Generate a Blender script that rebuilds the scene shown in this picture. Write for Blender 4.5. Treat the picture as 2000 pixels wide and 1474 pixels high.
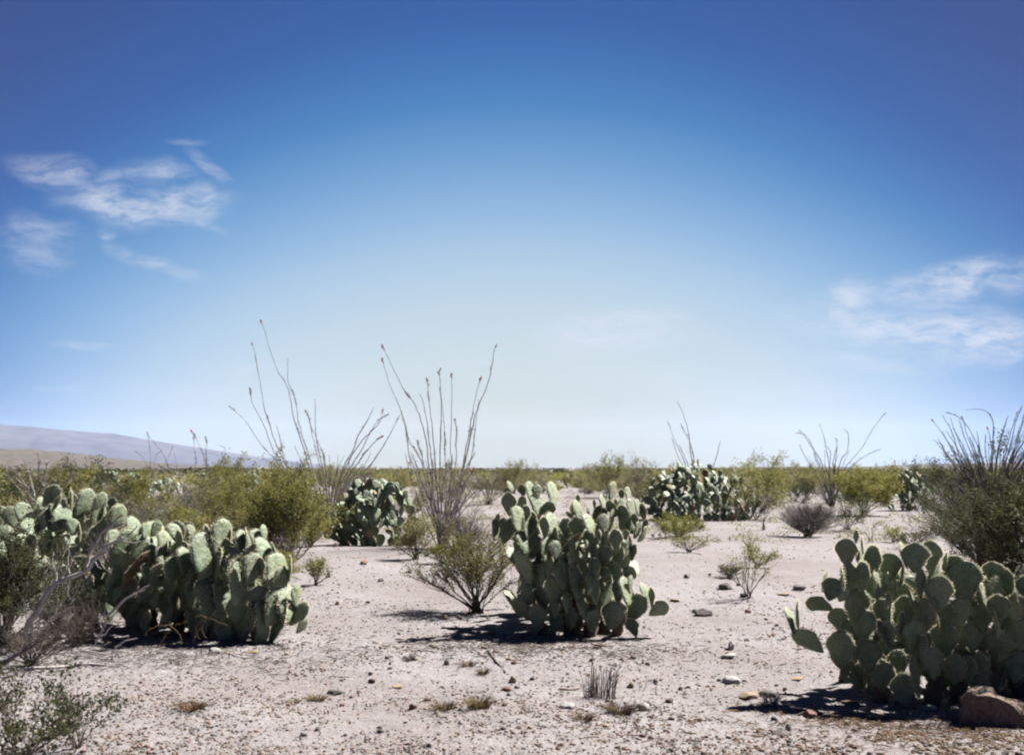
import bpy, math, random
import numpy as np
from mathutils import Vector, Matrix, Quaternion, noise as mnoise

for o in list(bpy.data.objects):
    bpy.data.objects.remove(o)
SC = bpy.context.scene
COL = SC.collection
R = math.radians
random.seed(7)
rng = np.random.default_rng(7)

# ------------------------------------------------------------------ camera
F, HZ, CH = 2400.0, 912.0, 1.6          # focal length in photo pixels, horizon row, eye height
cam_d = bpy.data.cameras.new("camera")
cam = bpy.data.objects.new("camera", cam_d)
COL.objects.link(cam)
cam.location = (0, 0, CH)
cam.rotation_euler = (R(90), 0, 0)
cam_d.sensor_width = 36
cam_d.lens = 36 * F / 2000
cam_d.shift_y = (HZ - 737) / 2000
cam_d.clip_start = 0.1
cam_d.clip_end = 40000
cam_d.dof.use_dof = True
cam_d.dof.focus_distance = 11.5
cam_d.dof.aperture_fstop = 4.0
SC.camera = cam

# ------------------------------------------------------------------ exposure
EXPO = 2.0
SC.view_settings.view_transform = 'Standard'
SC.view_settings.look = 'None'
SC.view_settings.gamma = 1
SC.view_settings.use_curve_mapping = False
SC.view_settings.exposure = EXPO
SC.render.engine = 'CYCLES'
SC.cycles.filter_width = 2.2
SC.cycles.use_denoising = True
SC.cycles.max_bounces = 6
SC.cycles.volume_bounces = 1
SC.cycles.diffuse_bounces = 2
SC.cycles.transparent_max_bounces = 8
SC.cycles.sample_clamp_indirect = 6

# ------------------------------------------------------------------ sun
SUN = Vector((0.74, 0.58, 1.0)).normalized()
sd = bpy.data.lights.new("sun", 'SUN')
sd.energy = 5.0
sd.angle = R(0.5)
sd.color = (1.0, 0.955, 0.90)
sun = bpy.data.objects.new("sun", sd)
COL.objects.link(sun)
sun.rotation_euler = SUN.to_track_quat('Z', 'Y').to_euler()

# ------------------------------------------------------------------ sky
W = bpy.data.worlds.new("World")
SC.world = W
W.use_nodes = True
nt = W.node_tree
nt.nodes.clear()


class NB:
    """tiny node builder"""
    def __init__(s, nt): s.nt = nt

    def n(s, t, **kw):
        x = s.nt.nodes.new(t)
        for k, v in kw.items(): setattr(x, k, v)
        return x

    def put(s, sock, v):
        if v is None: return
        if hasattr(v, 'is_linked') or hasattr(v, 'links'): s.nt.links.new(v, sock)
        else: sock.default_value = v

    def m(s, op, a, b=None, c=None, clamp=False):
        x = s.n('ShaderNodeMath', operation=op, use_clamp=clamp)
        s.put(x.inputs[0], a); s.put(x.inputs[1], b); s.put(x.inputs[2], c)
        return x.outputs[0]

    def mr(s, v, a, b, c, d, smooth=True):
        x = s.n('ShaderNodeMapRange')
        x.interpolation_type = 'SMOOTHSTEP' if smooth else 'LINEAR'
        x.clamp = True
        s.put(x.inputs[0], v)
        for i, q in enumerate((a, b, c, d)): s.put(x.inputs[1 + i], q)
        return x.outputs[0]

    def mix(s, f, a, b, typ='MIX'):
        x = s.n('ShaderNodeMixRGB', blend_type=typ)
        s.put(x.inputs[0], f); s.put(x.inputs[1], a); s.put(x.inputs[2], b)
        return x.outputs[0]

    def noise(s, vec, scale, detail=4, rough=0.55, dist=0.0):
        x = s.n('ShaderNodeTexNoise')
        if vec is not None: s.put(x.inputs['Vector'], vec)
        x.inputs['Scale'].default_value = scale
        x.inputs['Detail'].default_value = detail
        x.inputs['Roughness'].default_value = rough
        x.inputs['Distortion'].default_value = dist
        return x.outputs['Fac']

    def comb(s, x, y, z=0.0):
        c = s.n('ShaderNodeCombineXYZ')
        s.put(c.inputs[0], x); s.put(c.inputs[1], y); s.put(c.inputs[2], z)
        return c.outputs[0]

    def ramp(s, f, stops, interp='LINEAR'):
        x = s.n('ShaderNodeValToRGB')
        e = x.color_ramp.elements
        x.color_ramp.interpolation = interp
        while len(e) < len(stops): e.new(0.5)
        for k, (p, c) in enumerate(stops):
            e[k].position = p
            e[k].color = (c[0], c[1], c[2], 1)
        s.put(x.inputs[0], f)
        return x.outputs[0]


def lin(h):
    v = [q / 255 for q in h]
    return tuple(c / 12.92 if c <= .04045 else ((c + .055) / 1.055) ** 2.4 for c in v)


nb = NB(nt)
tc = nb.n('ShaderNodeTexCoord')
sep = nb.n('ShaderNodeSeparateXYZ')
nt.links.new(tc.outputs['Generated'], sep.inputs[0])
dx, dy, dz = sep.outputs
hor = nb.m('SQRT', nb.m('ADD', nb.m('MULTIPLY', dx, dx), nb.m('MULTIPLY', dy, dy)))
hor = nb.m('MAXIMUM', hor, 1e-4)
elev = nb.m('MULTIPLY', nb.m('ARCTAN2', dz, hor), 180 / math.pi)
cosa = nb.m('DIVIDE', dy, hor)
side = nb.mr(nb.m('SUBTRACT', 1.0, cosa), 0.0, 0.13, 0.0, 14.0, False)
side = nb.m('MULTIPLY', side, nb.mr(elev, 0.0, 9.0, 1.45, 1.0))
tt = nb.m('ADD', elev, side)
stops = [(0.0, (180, 186, 158)), (0.76, (180, 186, 158)), (2.67, (188, 198, 186)), (5.05, (192, 208, 209)), (7.4, (183, 205, 216)), (9.75, (162, 194, 218)),
         (12.0, (130, 173, 212)), (14.3, (93, 148, 200)), (16.5, (50, 121, 184)), (18.5, (24, 100, 171)), (20.4, (8, 82, 158)), (25, (10, 66, 138)), (34, (16, 54, 114)), (50, (18, 46, 94)), (90, (16, 38, 80))]
K = 2 ** -EXPO
skyc = nb.ramp(nb.m('DIVIDE', tt, 90.0), [(t / 90, [c * K for c in lin(h)]) for t, h in stops])
nish = nb.n('ShaderNodeTexSky', sky_type='NISHITA', sun_disc=False)
nish.sun_elevation = math.asin(SUN.z)
nish.sun_rotation = math.atan2(SUN.x, SUN.y)
nish.dust_density = 1.5
nishc = nb.mix(1.0, nish.outputs[0], (0.0002, 0.0002, 0.0002, 1), 'MULTIPLY')
skyc = nb.mix(1.0, skyc, nishc, 'ADD')
# thin high clouds, laid out by compass direction and height above the horizon
ok = nb.m('GREATER_THAN', dy, 0.3)
ys = nb.m('MAXIMUM', dy, 0.3)
cx = nb.m('MULTIPLY', nb.m('DIVIDE', dx, ys), 24.0)      # 1 unit = 1/24 of a tangent
cz = nb.m('MULTIPLY', nb.m('DIVIDE', dz, ys), 24.0)
base = nb.comb(cx, cz)
wv = nb.n('ShaderNodeTexNoise')
nt.links.new(base, wv.inputs['Vector'])
wv.inputs['Scale'].default_value = 0.9; wv.inputs['Detail'].default_value = 5
wofs = nb.n('ShaderNodeVectorMath', operation='SUBTRACT'); nt.links.new(wv.outputs['Color'], wofs.inputs[0]); wofs.inputs[1].default_value = (.5, .5, .5)
wsc = nb.n('ShaderNodeVectorMath', operation='MULTIPLY'); nt.links.new(wofs.outputs[0], wsc.inputs[0]); wsc.inputs[1].default_value = (1.0, 0.5, 0)
wad = nb.n('ShaderNodeVectorMath', operation='ADD'); nt.links.new(base, wad.inputs[0]); nt.links.new(wsc.outputs[0], wad.inputs[1])
wp = wad.outputs[0]
clouds = [(110, 335, 90, 26, -12, .62), (210, 348, 60, 14, 10, .4), (305, 340, 70, 22, -4, .6), (400, 325, 50, 16, -35, .5), (430, 340, 30, 8, -20, .4),
          (215, 398, 100, 34, -14, .95), (320, 408, 125, 32, 8, 1.0), (390, 400, 45, 34, 0, .8), (390, 430, 50, 10, -25, .5),
          (90, 450, 70, 30, -15, .5), (75, 500, 60, 34, 0, .42), (40, 480, 60, 40, 0, .25), (205, 455, 25, 10, 0, .5),
          (240, 495, 50, 16, -25, .4), (320, 520, 70, 14, -14, .5), (160, 673, 60, 8, -6, .45), (360, 280, 50, 8, 0, .3),
          (1190, 642, 150, 38, 6, .95), (1230, 660, 140, 28, 0, .6), (1655, 592, 70, 42, 8, .95), (1830, 556, 125, 32, 12, 1.0), (1900, 545, 95, 34, 8, 1.0),
          (1985, 545, 60, 30, 20, .6), (1825, 600, 60, 14, 0, .6), (1920, 605, 90, 14, -6, .4), (1760, 640, 200, 32, -4, .9), (1900, 655, 190, 50, -3, 1.0),
          (1700, 705, 110, 18, -8, .5), (1900, 705, 150, 20, 0, .4), (130, 760, 60, 10, 0, .22), (380, 760, 160, 14, 0, .22), (500, 720, 160, 12, 0, .18),
          (1120, 745, 220, 16, 0, .2), (1540, 760, 200, 14, 0, .2)]
tot = None
for (px, py, rx, ry, rot, wgt) in clouds:
    mp = nb.n('ShaderNodeMapping', vector_type='TEXTURE')
    nt.links.new(wp, mp.inputs[0])
    mp.inputs['Location'].default_value = ((px - 1000) / 100, (HZ - py) / 100, 0)
    mp.inputs['Rotation'].default_value = (0, 0, R(rot))
    mp.inputs['Scale'].default_value = (rx / 100 * 1.25, ry / 100 * 1.4, 1)
    ln = nb.n('ShaderNodeVectorMath', operation='LENGTH'); nt.links.new(mp.outputs[0], ln.inputs[0])
    v = nb.mr(ln.outputs['Value'], 1.15, 0.1, 0.0, wgt)
    tot = v if tot is None else nb.m('MAXIMUM', tot, v)
st = nb.n('ShaderNodeMapping'); nt.links.new(wp, st.inputs[0]); st.inputs['Scale'].default_value = (1.1, 3.4, 1); st.inputs['Rotation'].default_value = (0, 0, R(-8))
fb = nb.noise(st.outputs[0], 1.3, 10, 0.68)
dens = nb.m('MULTIPLY', tot, nb.mr(fb, 0.30, 0.66, 0.1, 1.0))
dens = nb.m('MULTIPLY', dens, ok, clamp=True)
veil = nb.m('MULTIPLY', nb.mr(nb.noise(st.outputs[0], 0.5, 5, 0.6), .5, .8, 0, .12), nb.mr(elev, 1, 9, 1, 0))
dens = nb.m('MAXIMUM', nb.m('MULTIPLY', dens, 0.88), nb.m('MULTIPLY', veil, ok))
cl = lin((211, 218, 230))
skyc = nb.mix(dens, skyc, (cl[0] * K, cl[1] * K, cl[2] * K, 1))
bg = nb.n('ShaderNodeBackground')
nt.links.new(skyc, bg.inputs[0])
bg.inputs[1].default_value = 1.0
wo = nb.n('ShaderNodeOutputWorld')
nt.links.new(bg.outputs[0], wo.inputs[0])
W.cycles.sampling_method = 'MANUAL'
W.cycles.sample_map_resolution = 512

# ------------------------------------------------------------------ materials
MATS = {}


def mat(name, build, rough=0.8, spec=0.3):
    m = bpy.data.materials.new(name)
    m.use_nodes = True
    b = NB(m.node_tree)
    p = m.node_tree.nodes['Principled BSDF']
    p.inputs['Roughness'].default_value = rough
    p.inputs['Specular IOR Level'].default_value = spec
    build(b, p)
    MATS[name] = m
    return m


def c4(c): return (c[0], c[1], c[2], 1)


def speck(cols, scale=8, rand=0.25, bump=0.0, bscale=40, detail=4):
    """noise between colours, brightness varied per object"""
    def f(b, p):
        t = b.n('ShaderNodeTexCoord')
        v = t.outputs['Object']
        col = b.ramp(b.noise(v, scale, detail, 0.65), [(0.3 + 0.4 * i / max(1, len(cols) - 1), c) for i, c in enumerate(cols)])
        oi = b.n('ShaderNodeObjectInfo')
        k = b.mr(oi.outputs['Random'], 0, 1, .80 * (1 - rand), .80 * (1 + rand), False)
        h = b.n('ShaderNodeHueSaturation')
        b.put(h.inputs['Color'], col); b.put(h.inputs['Value'], k)
        b.nt.links.new(h.outputs[0], p.inputs['Base Color'])
        if bump:
            bp = b.n('ShaderNodeBump')
            bp.inputs['Strength'].default_value = bump
            bp.inputs['Distance'].default_value = 0.01
            b.put(bp.inputs['Height'], b.noise(v, bscale, 4, 0.6))
            b.nt.links.new(bp.outputs[0], p.inputs['Normal'])
    return f


def translucent(m, amt):
    t = m.node_tree
    p = t.nodes['Principled BSDF']; out = t.nodes['Material Output']
    tr = t.nodes.new('ShaderNodeBsdfTranslucent'); mx = t.nodes.new('ShaderNodeMixShader')
    src = p.inputs['Base Color'].links[0].from_socket
    t.links.new(src, tr.inputs[0]); mx.inputs[0].default_value = amt
    t.links.new(p.outputs[0], mx.inputs[1]); t.links.new(tr.outputs[0], mx.inputs[2]); t.links.new(mx.outputs[0], out.inputs[0])


def pad_mat(c1, c2, c3):
    def f(b, p):
        t = b.n('ShaderNodeTexCoord')
        oi = b.n('ShaderNodeObjectInfo')
        off = b.n('ShaderNodeVectorMath', operation='ADD')
        b.nt.links.new(t.outputs['Object'], off.inputs[0])
        b.nt.links.new(oi.outputs['Random'], off.inputs[1])
        v = off.outputs[0]
        n1 = b.noise(v, 3.0, 5, 0.65)
        col = b.ramp(n1, [(.3, c1), (.55, c2), (.8, c1)])
        # corky brown scars, mostly on a few old pads
        old = b.mr(oi.outputs['Random'], .55, 1.0, 0.0, .30)
        sc = b.mr(b.m('ADD', b.noise(v, 7.0, 4, 0.7), old), .78, .9, 0, .8)
        col = b.mix(sc, col, c4(c3))
        # areole dots in rows
        vo = b.n('ShaderNodeTexVoronoi'); vo.inputs['Scale'].default_value = 9.0; vo.inputs['Randomness'].default_value = .35
        b.nt.links.new(t.outputs['Object'], vo.inputs['Vector'])
        dot = b.mr(vo.outputs['Distance'], .10, .20, .9, 0)
        col = b.mix(dot, col, c4((.20, .19, .12)))
        h = b.n('ShaderNodeHueSaturation')
        b.put(h.inputs['Color'], col)
        b.put(h.inputs['Value'], b.mr(oi.outputs['Random'], 0, 1, .72, 1.2, False))
        b.put(h.inputs['Hue'], b.mr(b.m('FRACT', b.m('MULTIPLY', oi.outputs['Random'], 7.3)), 0, 1, .475, .515, False))
        b.nt.links.new(h.outputs[0], p.inputs['Base Color'])
        bp = b.n('ShaderNodeBump'); bp.inputs['Strength'].default_value = .8; bp.inputs['Distance'].default_value = .02
        b.put(bp.inputs['Height'], b.m('ADD', dot, b.noise(v, 6, 4, .6)))
        b.nt.links.new(bp.outputs[0], p.inputs['Normal'])
    return f


mat('pad_green', pad_mat((.078, .120, .056), (.150, .190, .118), (.15, .10, .045)), .62, .38)
mat('pad_dry', speck([(.13, .085, .04), (.22, .16, .09), (.27, .22, .15)], 5, .25, .5, 9), .8)
mat('old_bark', speck([(.07, .05, .035), (.13, .10, .075)], 6, .2, .6, 12), .9)
mat('spine', speck([(.62, .56, .40), (.72, .66, .50)], 4, .1), .6)
mat('creosote_leaf', speck([(.115, .120, .034), (.185, .178, .048), (.245, .220, .070)], 1.6, .22), .75, .15)
mat('creosote_pale', speck([(.15, .148, .062), (.22, .205, .088), (.28, .255, .13)], 1.6, .18), .75, .15)
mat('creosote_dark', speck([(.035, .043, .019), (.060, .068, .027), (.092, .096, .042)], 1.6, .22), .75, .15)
mat('creosote_stem', speck([(.05, .038, .03), (.11, .09, .075)], 9, .2), .85)
mat('grey_twig', speck([(.10, .085, .08), (.17, .15, .14)], 9, .2), .85)
mat('dead_wood', speck([(.20, .18, .17), (.40, .37, .36), (.50, .47, .46)], 14, .15, .5, 60), .8)
mat('ocotillo_bark', speck([(.07, .058, .055), (.27, .245, .23), (.40, .37, .35)], 9, .2, .5, 30, 6), .85)
mat('ocotillo_tip', speck([(.05, .04, .04), (.10, .085, .08)], 9, .2), .85)
mat('ocotillo_flower', speck([(.34, .06, .035), (.50, .12, .07)], 20, .2), .7)
mat('dry_grass', speck([(.13, .09, .045), (.24, .18, .09)], 6, .2), .8)
mat('brown_grass', speck([(.09, .055, .03), (.20, .12, .06)], 6, .2), .85)
mat('stone_grey', speck([(.09, .08, .075), (.17, .15, .14)], 12, .3, .5, 30), .9)
mat('stone_red', speck([(.12, .06, .045), (.22, .12, .085)], 12, .25, .5, 30), .9)
mat('stone_tan', speck([(.17, .12, .08), (.27, .20, .14)], 12, .25, .5, 30), .9)
mat('stone_white', speck([(.25, .24, .22), (.36, .35, .33)], 12, .12, .4, 30), .85)
mat('rock_orange', speck([(.09, .066, .050), (.17, .122, .090), (.23, .175, .135)], 9, .1, 1.0, 9), .9)


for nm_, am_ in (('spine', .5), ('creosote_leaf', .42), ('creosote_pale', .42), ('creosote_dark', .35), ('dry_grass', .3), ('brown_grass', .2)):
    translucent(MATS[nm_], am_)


def sand(b, p):
    g = b.n('ShaderNodeNewGeometry')
    v = g.outputs['Position']
    big = b.noise(v, .35, 5, .6)
    mid = b.noise(v, 3.2, 6, .62)
    col = b.ramp(big, [(.32, (.142, .126, .124)), (.52, (.178, .166, .168)), (.72, (.205, .197, .206))])
    col = b.mix(b.mr(mid, .50, .72, 0, .42), col, c4((.125, .102, .096)))
    fine = b.noise(v, 55, 3, .7)
    col = b.mix(b.mr(fine, .40, .62, .35, 0), col, c4((.085, .068, .062)))
    for sc, th, cc, amt in ((34, .26, (.050, .040, .038), .85), (22, .18, (.12, .060, .045), .75), (48, .26, (.26, .25, .25), .8), (15, .14, (.06, .05, .048), .9), (27, .22, (.09, .075, .07), .8)):
        vo = b.n('ShaderNodeTexVoronoi'); vo.inputs['Scale'].default_value = sc
        b.nt.links.new(v, vo.inputs['Vector'])
        sp = b.n('ShaderNodeSeparateColor'); b.nt.links.new(vo.outputs['Color'], sp.inputs[0])
        pick = b.m('GREATER_THAN', sp.outputs[0], .74)
        col = b.mix(b.m('MULTIPLY', b.m('MULTIPLY', b.mr(vo.outputs['Distance'], th, th + .12, 1, 0), pick), amt), col, c4(cc))
    # sparse brown plant litter patches
    lit = b.mr(b.noise(v, .9, 6, .7), .60, .76, 0, .6)
    col = b.mix(b.m('MULTIPLY', lit, b.mr(b.noise(v, 30, 3, .6), .40, .62, 0, 1)), col, c4((.095, .068, .048)))
    b.nt.links.new(col, p.inputs['Base Color'])
    bp = b.n('ShaderNodeBump'); bp.inputs['Strength'].default_value = .7; bp.inputs['Distance'].default_value = .02
    b.put(bp.inputs['Height'], b.m('ADD', b.m('MULTIPLY', b.noise(v, 48, 4, .65), .8), b.noise(v, 9, 4, .6)))
    b.nt.links.new(bp.outputs[0], p.inputs['Normal'])


mat('sand', sand, .95, .1)


def hillmat(cs):
    def f(b, p):
        g = b.n('ShaderNodeNewGeometry')
        v = g.outputs['Position']
        col = b.ramp(b.noise(v, cs[0], 8, .65), [(.35, cs[1]), (.5, cs[2]), (.68, cs[3])])
        b.nt.links.new(col, p.inputs['Base Color'])
    return f


mat('hill_scrub', hillmat((.14, (.03, .035, .025), (.070, .062, .055), (.105, .085, .078))), .95, .1)
mat('mountain_rock', hillmat((.006, (.012, .016, .026), (.036, .038, .050), (.065, .062, .072))), .95, .1)

# ------------------------------------------------------------------ helpers


def tag(o, label=None, cat=None, group=None, kind=None):
    if label: o['label'] = label
    if cat: o['category'] = cat
    if group: o['group'] = group
    if kind: o['kind'] = kind
    return o


def mk_mesh(name, V, Fc, mats, smooth=False, midx=None):
    V = np.asarray(V, dtype=np.float32)
    Fc = np.asarray(Fc, dtype=np.int32)
    me = bpy.data.meshes.new(name)
    me.vertices.add(len(V)); me.vertices.foreach_set('co', V.ravel())
    n, k = Fc.shape
    me.loops.add(n * k); me.loops.foreach_set('vertex_index', Fc.ravel())
    me.polygons.add(n)
    me.polygons.foreach_set('loop_start', np.arange(0, n * k, k, dtype=np.int32))
    me.polygons.foreach_set('loop_total', np.full(n, k, dtype=np.int32))
    if smooth: me.polygons.foreach_set('use_smooth', np.ones(n, dtype=bool))
    for m in (mats if isinstance(mats, (list, tuple)) else [mats]):
        me.materials.append(MATS[m])
    if midx is not None: me.polygons.foreach_set('material_index', np.asarray(midx, dtype=np.int32))
    me.update(calc_edges=True)
    return me


def ob(name, data, parent=None, loc=(0, 0, 0)):
    o = bpy.data.objects.new(name, data)
    COL.objects.link(o)
    if parent is not None: o.parent = parent
    o.location = loc
    return o


_k = []
rs = np.random.default_rng(11)
for lam, amp in ((45, .10), (27, .07), (14, .035), (6.5, .022), (3.1, .014), (1.7, .010), (.9, .006), (.5, .004), (.31, .003)):
    for _ in range(3):
        a = rs.uniform(0, 2 * math.pi)
        _k.append((2 * math.pi / lam * math.cos(a), 2 * math.pi / lam * math.sin(a), rs.uniform(0, 6.28), amp / 1.7, lam))


def hgt(x, y):
    x = np.asarray(x, dtype=float); y = np.asarray(y, dtype=float)
    r = np.sqrt(x * x + y * y)
    z = np.zeros_like(x)
    for kx, ky, ph, a, lam in _k:
        fade = np.clip(1.5 - r / (lam * 14 + 8), 0, 1) if lam < 10 else np.clip(1.4 - r / 400.0, 0, 1)
        z = z + a * fade * np.sin(kx * x + ky * y + ph)
    return z


def G(px, py):
    """point of the ground seen in direction (px, py) of the photograph"""
    d = F * CH / (py - HZ)
    for _ in range(6):
        x = (px - 1000) / F * d
        d = .5 * d + .5 * F * (CH - float(hgt(x, d))) / (py - HZ)
    x = (px - 1000) / F * d
    return Vector((x, d, float(hgt(x, d))))


def at(px, py, d):
    return Vector(((px - 1000) / F * d, d, CH - (py - HZ) / F * d))


def onground(px, d):
    x = (px - 1000) / F * d
    return Vector((x, d, float(hgt(x, d))))


class MB:
    """collects tubes and triangles into one mesh"""
    def __init__(s): s.V = []; s.Q = []; s.T = []; s.n = 0

    def tube(s, pts, rad, k=5):
        pts = [Vector(p) for p in pts]
        base = s.n
        prev = None
        for i, p in enumerate(pts):
            d = (pts[min(i + 1, len(pts) - 1)] - pts[max(i - 1, 0)])
            if d.length < 1e-9: d = Vector((0, 0, 1))
            d.normalize()
            if prev is None:
                a = d.orthogonal().normalized()
            else:
                a = prev - d * prev.dot(d)
                a = a.normalized() if a.length > 1e-6 else d.orthogonal().normalized()
            prev = a
            b = d.cross(a)
            r = rad[i] if hasattr(rad, '__len__') else rad
            for j in range(k):
                t = 2 * math.pi * j / k
                s.V.append(tuple(p + a * (math.cos(t) * r) + b * (math.sin(t) * r)))
        for i in range(len(pts) - 1):
            for j in range(k):
                j2 = (j + 1) % k
                s.Q.append((base + i * k + j, base + i * k + j2, base + (i + 1) * k + j2, base + (i + 1) * k + j))
        s.n += len(pts) * k

    def blade(s, p, q, w, up=None):
        p = Vector(p); q = Vector(q)
        d = q - p
        a = d.orthogonal() if up is None else d.cross(Vector(up))
        if a.length < 1e-9: a = Vector((1, 0, 0))
        a.normalize(); a *= w / 2
        s.V += [tuple(p - a), tuple(p + a), tuple(q)]
        s.Q.append((s.n, s.n + 1, s.n + 2, s.n + 2))
        s.T.append((s.n, s.n + 1, s.n + 2)); s.Q.pop()
        s.n += 3

    def mesh(s, name, mats, smooth=True):
        T = list(s.T)
        for a, b, c, d in s.Q:
            T.append((a, b, c)); T.append((a, c, d))
        return mk_mesh(name, s.V, T, mats, smooth)


def merge(parts):
    V = []; T = []; n = 0
    for v, t in parts:
        V.append(v); T.append(t + n); n += len(v)
    return np.concatenate(V), np.concatenate(T)


# ------------------------------------------------------------------ ground
def axis(a, b, step, lo, hi, g):
    mid = list(np.arange(a, b + 1e-6, step))
    up = []; s = step; x = mid[-1]
    while x < hi:
        s *= g; x += s; up.append(x)
    dn = []; s = step; x = mid[0]
    while x > lo:
        s *= g * 1.0; x -= s; dn.append(x)
    return np.array(dn[::-1] + mid + up)


gx = axis(-5.2, 5.2, .04, -9800, 9800, 1.055)
gy = axis(6.0, 14.5, .04, -60, 9900, 1.05)
X, Y = np.meshgrid(gx, gy)
Z = hgt(X, Y)
near = (np.abs(X) < 7) & (Y > 5) & (Y < 20)
Z = Z + near * rng.normal(0, .0035, X.shape)
nx, ny = len(gx), len(gy)
idx = np.arange(nx * ny).reshape(ny, nx)
quads = np.stack([idx[:-1, :-1], idx[:-1, 1:], idx[1:, 1:], idx[1:, :-1]], -1).reshape(-1, 4)
ground = ob('ground', mk_mesh('ground', np.stack([X, Y, Z], -1).reshape(-1, 3), quads, 'sand', True))
tag(ground, 'pale pinkish sandy desert ground strewn with gravel', kind='structure')


def ridge(name, pts, d0, depth, m, seed, rough, nseg=160, rows=24):
    """a hill range: skyline given as (px, py) seen at distance d0, real depth behind and before it"""
    xs = np.linspace(pts[0][0], pts[-1][0], nseg)
    top = np.interp(xs, [p[0] for p in pts], [p[1] for p in pts])
    V = []
    for j in range(rows):
        t = j / (rows - 1)
        y = d0 + (t - .45) * depth
        prof = max(0.0, math.sin(math.pi * t)) ** 1.1
        for i in range(nseg):
            X_ = (xs[i] - 1000) / F * d0
            h = (HZ - top[i]) / F * d0 + CH
            nz = mnoise.fractal(Vector((X_ / d0 * 30 + seed, t * 4.0, seed)), .8, 2.1, 6)
            V.append((X_, y, -0.5 + (h + .5) * prof * (1 + rough * nz * (1 if abs(t - .5) > .06 else .25))))
    ix = np.arange(rows * nseg).reshape(rows, nseg)
    q = np.stack([ix[:-1, :-1], ix[:-1, 1:], ix[1:, 1:], ix[1:, :-1]], -1).reshape(-1, 4)
    return ob(name, mk_mesh(name, V, q, m, True))


tag(ridge('distant_mountain', [(-900, 870), (-500, 835), (-200, 822), (0, 828), (90, 836), (200, 846), (330, 866), (430, 882), (520, 895), (600, 905), (660, 912)], 8200, 2600, 'mountain_rock', 3.1, .10), 'long hazy violet mountain ridge sloping down on the left horizon', kind='structure')
tag(ridge('hill', [(-700, 868), (-300, 866), (0, 876), (60, 880), (120, 886), (200, 896), (280, 903), (360, 909), (420, 912)], 900, 420, 'hill_scrub', 5.7, .14), 'low pinkish tan hill slope under the mountain at far left', kind='structure')
tag(ridge('hill', [(1380, 913), (1500, 911), (1700, 911), (1850, 906), (2000, 903), (2300, 898), (2800, 905), (3000, 912)], 1400, 500, 'hill_scrub', 9.2, .10), 'very low dark scrubby rise along the right horizon', kind='structure')

# ------------------------------------------------------------------ prickly pears


def pad_shape(seed, n=22):
    r = random.Random(seed)
    rings = [1.0, .93, .72, .40, 0.0]
    V = []; T = []
    k1, k2 = r.uniform(.0, .10), r.uniform(-.05, .05)
    bend = r.uniform(-.16, .16)
    kb, kt = r.uniform(.24, .46), r.uniform(.86, 1.1)
    wob = [r.uniform(-.028, .028) for _ in range(n)]
    out = []
    for i in range(n):
        a = 2 * math.pi * i / n
        sx = math.sin(a); cz = math.cos(a)
        tz = (cz + 1) / 2
        w = .5 * (kb + (1 - kb) * tz ** .62) if cz < 0.1 else .5 * (1 - (1 - kt) * max(0, cz - .1) ** 1.5)
        x = sx * w * (1 + k1 * cz) + k2 * cz * .3
        out.append((x * (1 + wob[i]), cz * .5 * (1 + wob[i] * 1.5) + .5))
    for sgn in (1, -1):
        for ri, s in enumerate(rings):
            if ri == 0 and sgn == -1: continue
            th = .055 * math.sqrt(max(0, 1 - s ** 2.6)) * 1.0
            for (x, z) in out if s > 0 else [(0, .5)]:
                xx = x * s; zz = .55 + (z - .55) * s if s > 0 else .55
                t2 = th * (1.35 - .5 * zz) * (1.0)
                V.append((xx, sgn * t2 + bend * (zz - .4) ** 2, zz))
    def ringidx(sgn, ri, i):
        if ri == 0: return i % n
        base_ = 0 if sgn == 1 else (n * 4 + 1)
        off = (ri * n) if sgn == 1 else ((ri - 1) * n)
        return base_ + off + (i % n if ri < 4 else 0)
    for sgn in (1, -1):
        for ri in range(4):
            for i in range(n):
                a, b = ringidx(sgn, ri, i), ringidx(sgn, ri, i + 1)
                c, d = ringidx(sgn, ri + 1, i + 1), ringidx(sgn, ri + 1, i)
                if ri < 3:
                    q = [(a, b, c), (a, c, d)]
                else:
                    q = [(a, b, c)]
                T += q if sgn == -1 else [t[::-1] for t in q]
    # spines: in rows on both faces and as a fringe round the rim
    S = MB()
    for sgn in (1, -1):
        for iz in range(1, 10):
            for ix in range(-4, 5):
                x = (ix + (.5 if iz % 2 else 0)) * .115 + r.uniform(-.015, .015)
                z = iz * .1 + .03 + r.uniform(-.01, .01)
                rr = math.hypot(x / .5, (z - .55) / .47)
                if rr > .93: continue
                y = sgn * .055 * math.sqrt(max(0, 1 - rr ** 2.6)) + bend * (z - .4) ** 2
                for q in range(2):
                    L = r.uniform(.04, .12) * (0.6 + .6 * z)
                    dv = Vector((r.uniform(-.6, .6), sgn * 1.0, r.uniform(-1.0, .5))).normalized() * L
                    S.blade((x, y, z), (x + dv.x, y + dv.y, z + dv.z), .007)
    for i in range(n * 3):
        a = 2 * math.pi * i / (n * 3)
        j = int(i / 3) % n; f_ = (i % 3) / 3
        x = out[j][0] * (1 - f_) + out[(j + 1) % n][0] * f_
        z = out[j][1] * (1 - f_) + out[(j + 1) % n][1] * f_
        if z < .18: continue
        y = bend * (z - .4) ** 2
        for q in range(3):
            L = r.uniform(.03, .11)
            dv = Vector((x * 2 + r.uniform(-.5, .5), r.uniform(-.8, .8), (z - .5) * 2 + r.uniform(-.5, .5))).normalized() * L
            S.blade((x, y, z), (x + dv.x, y + dv.y, z + dv.z), .019)
    return V, T, S


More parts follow.
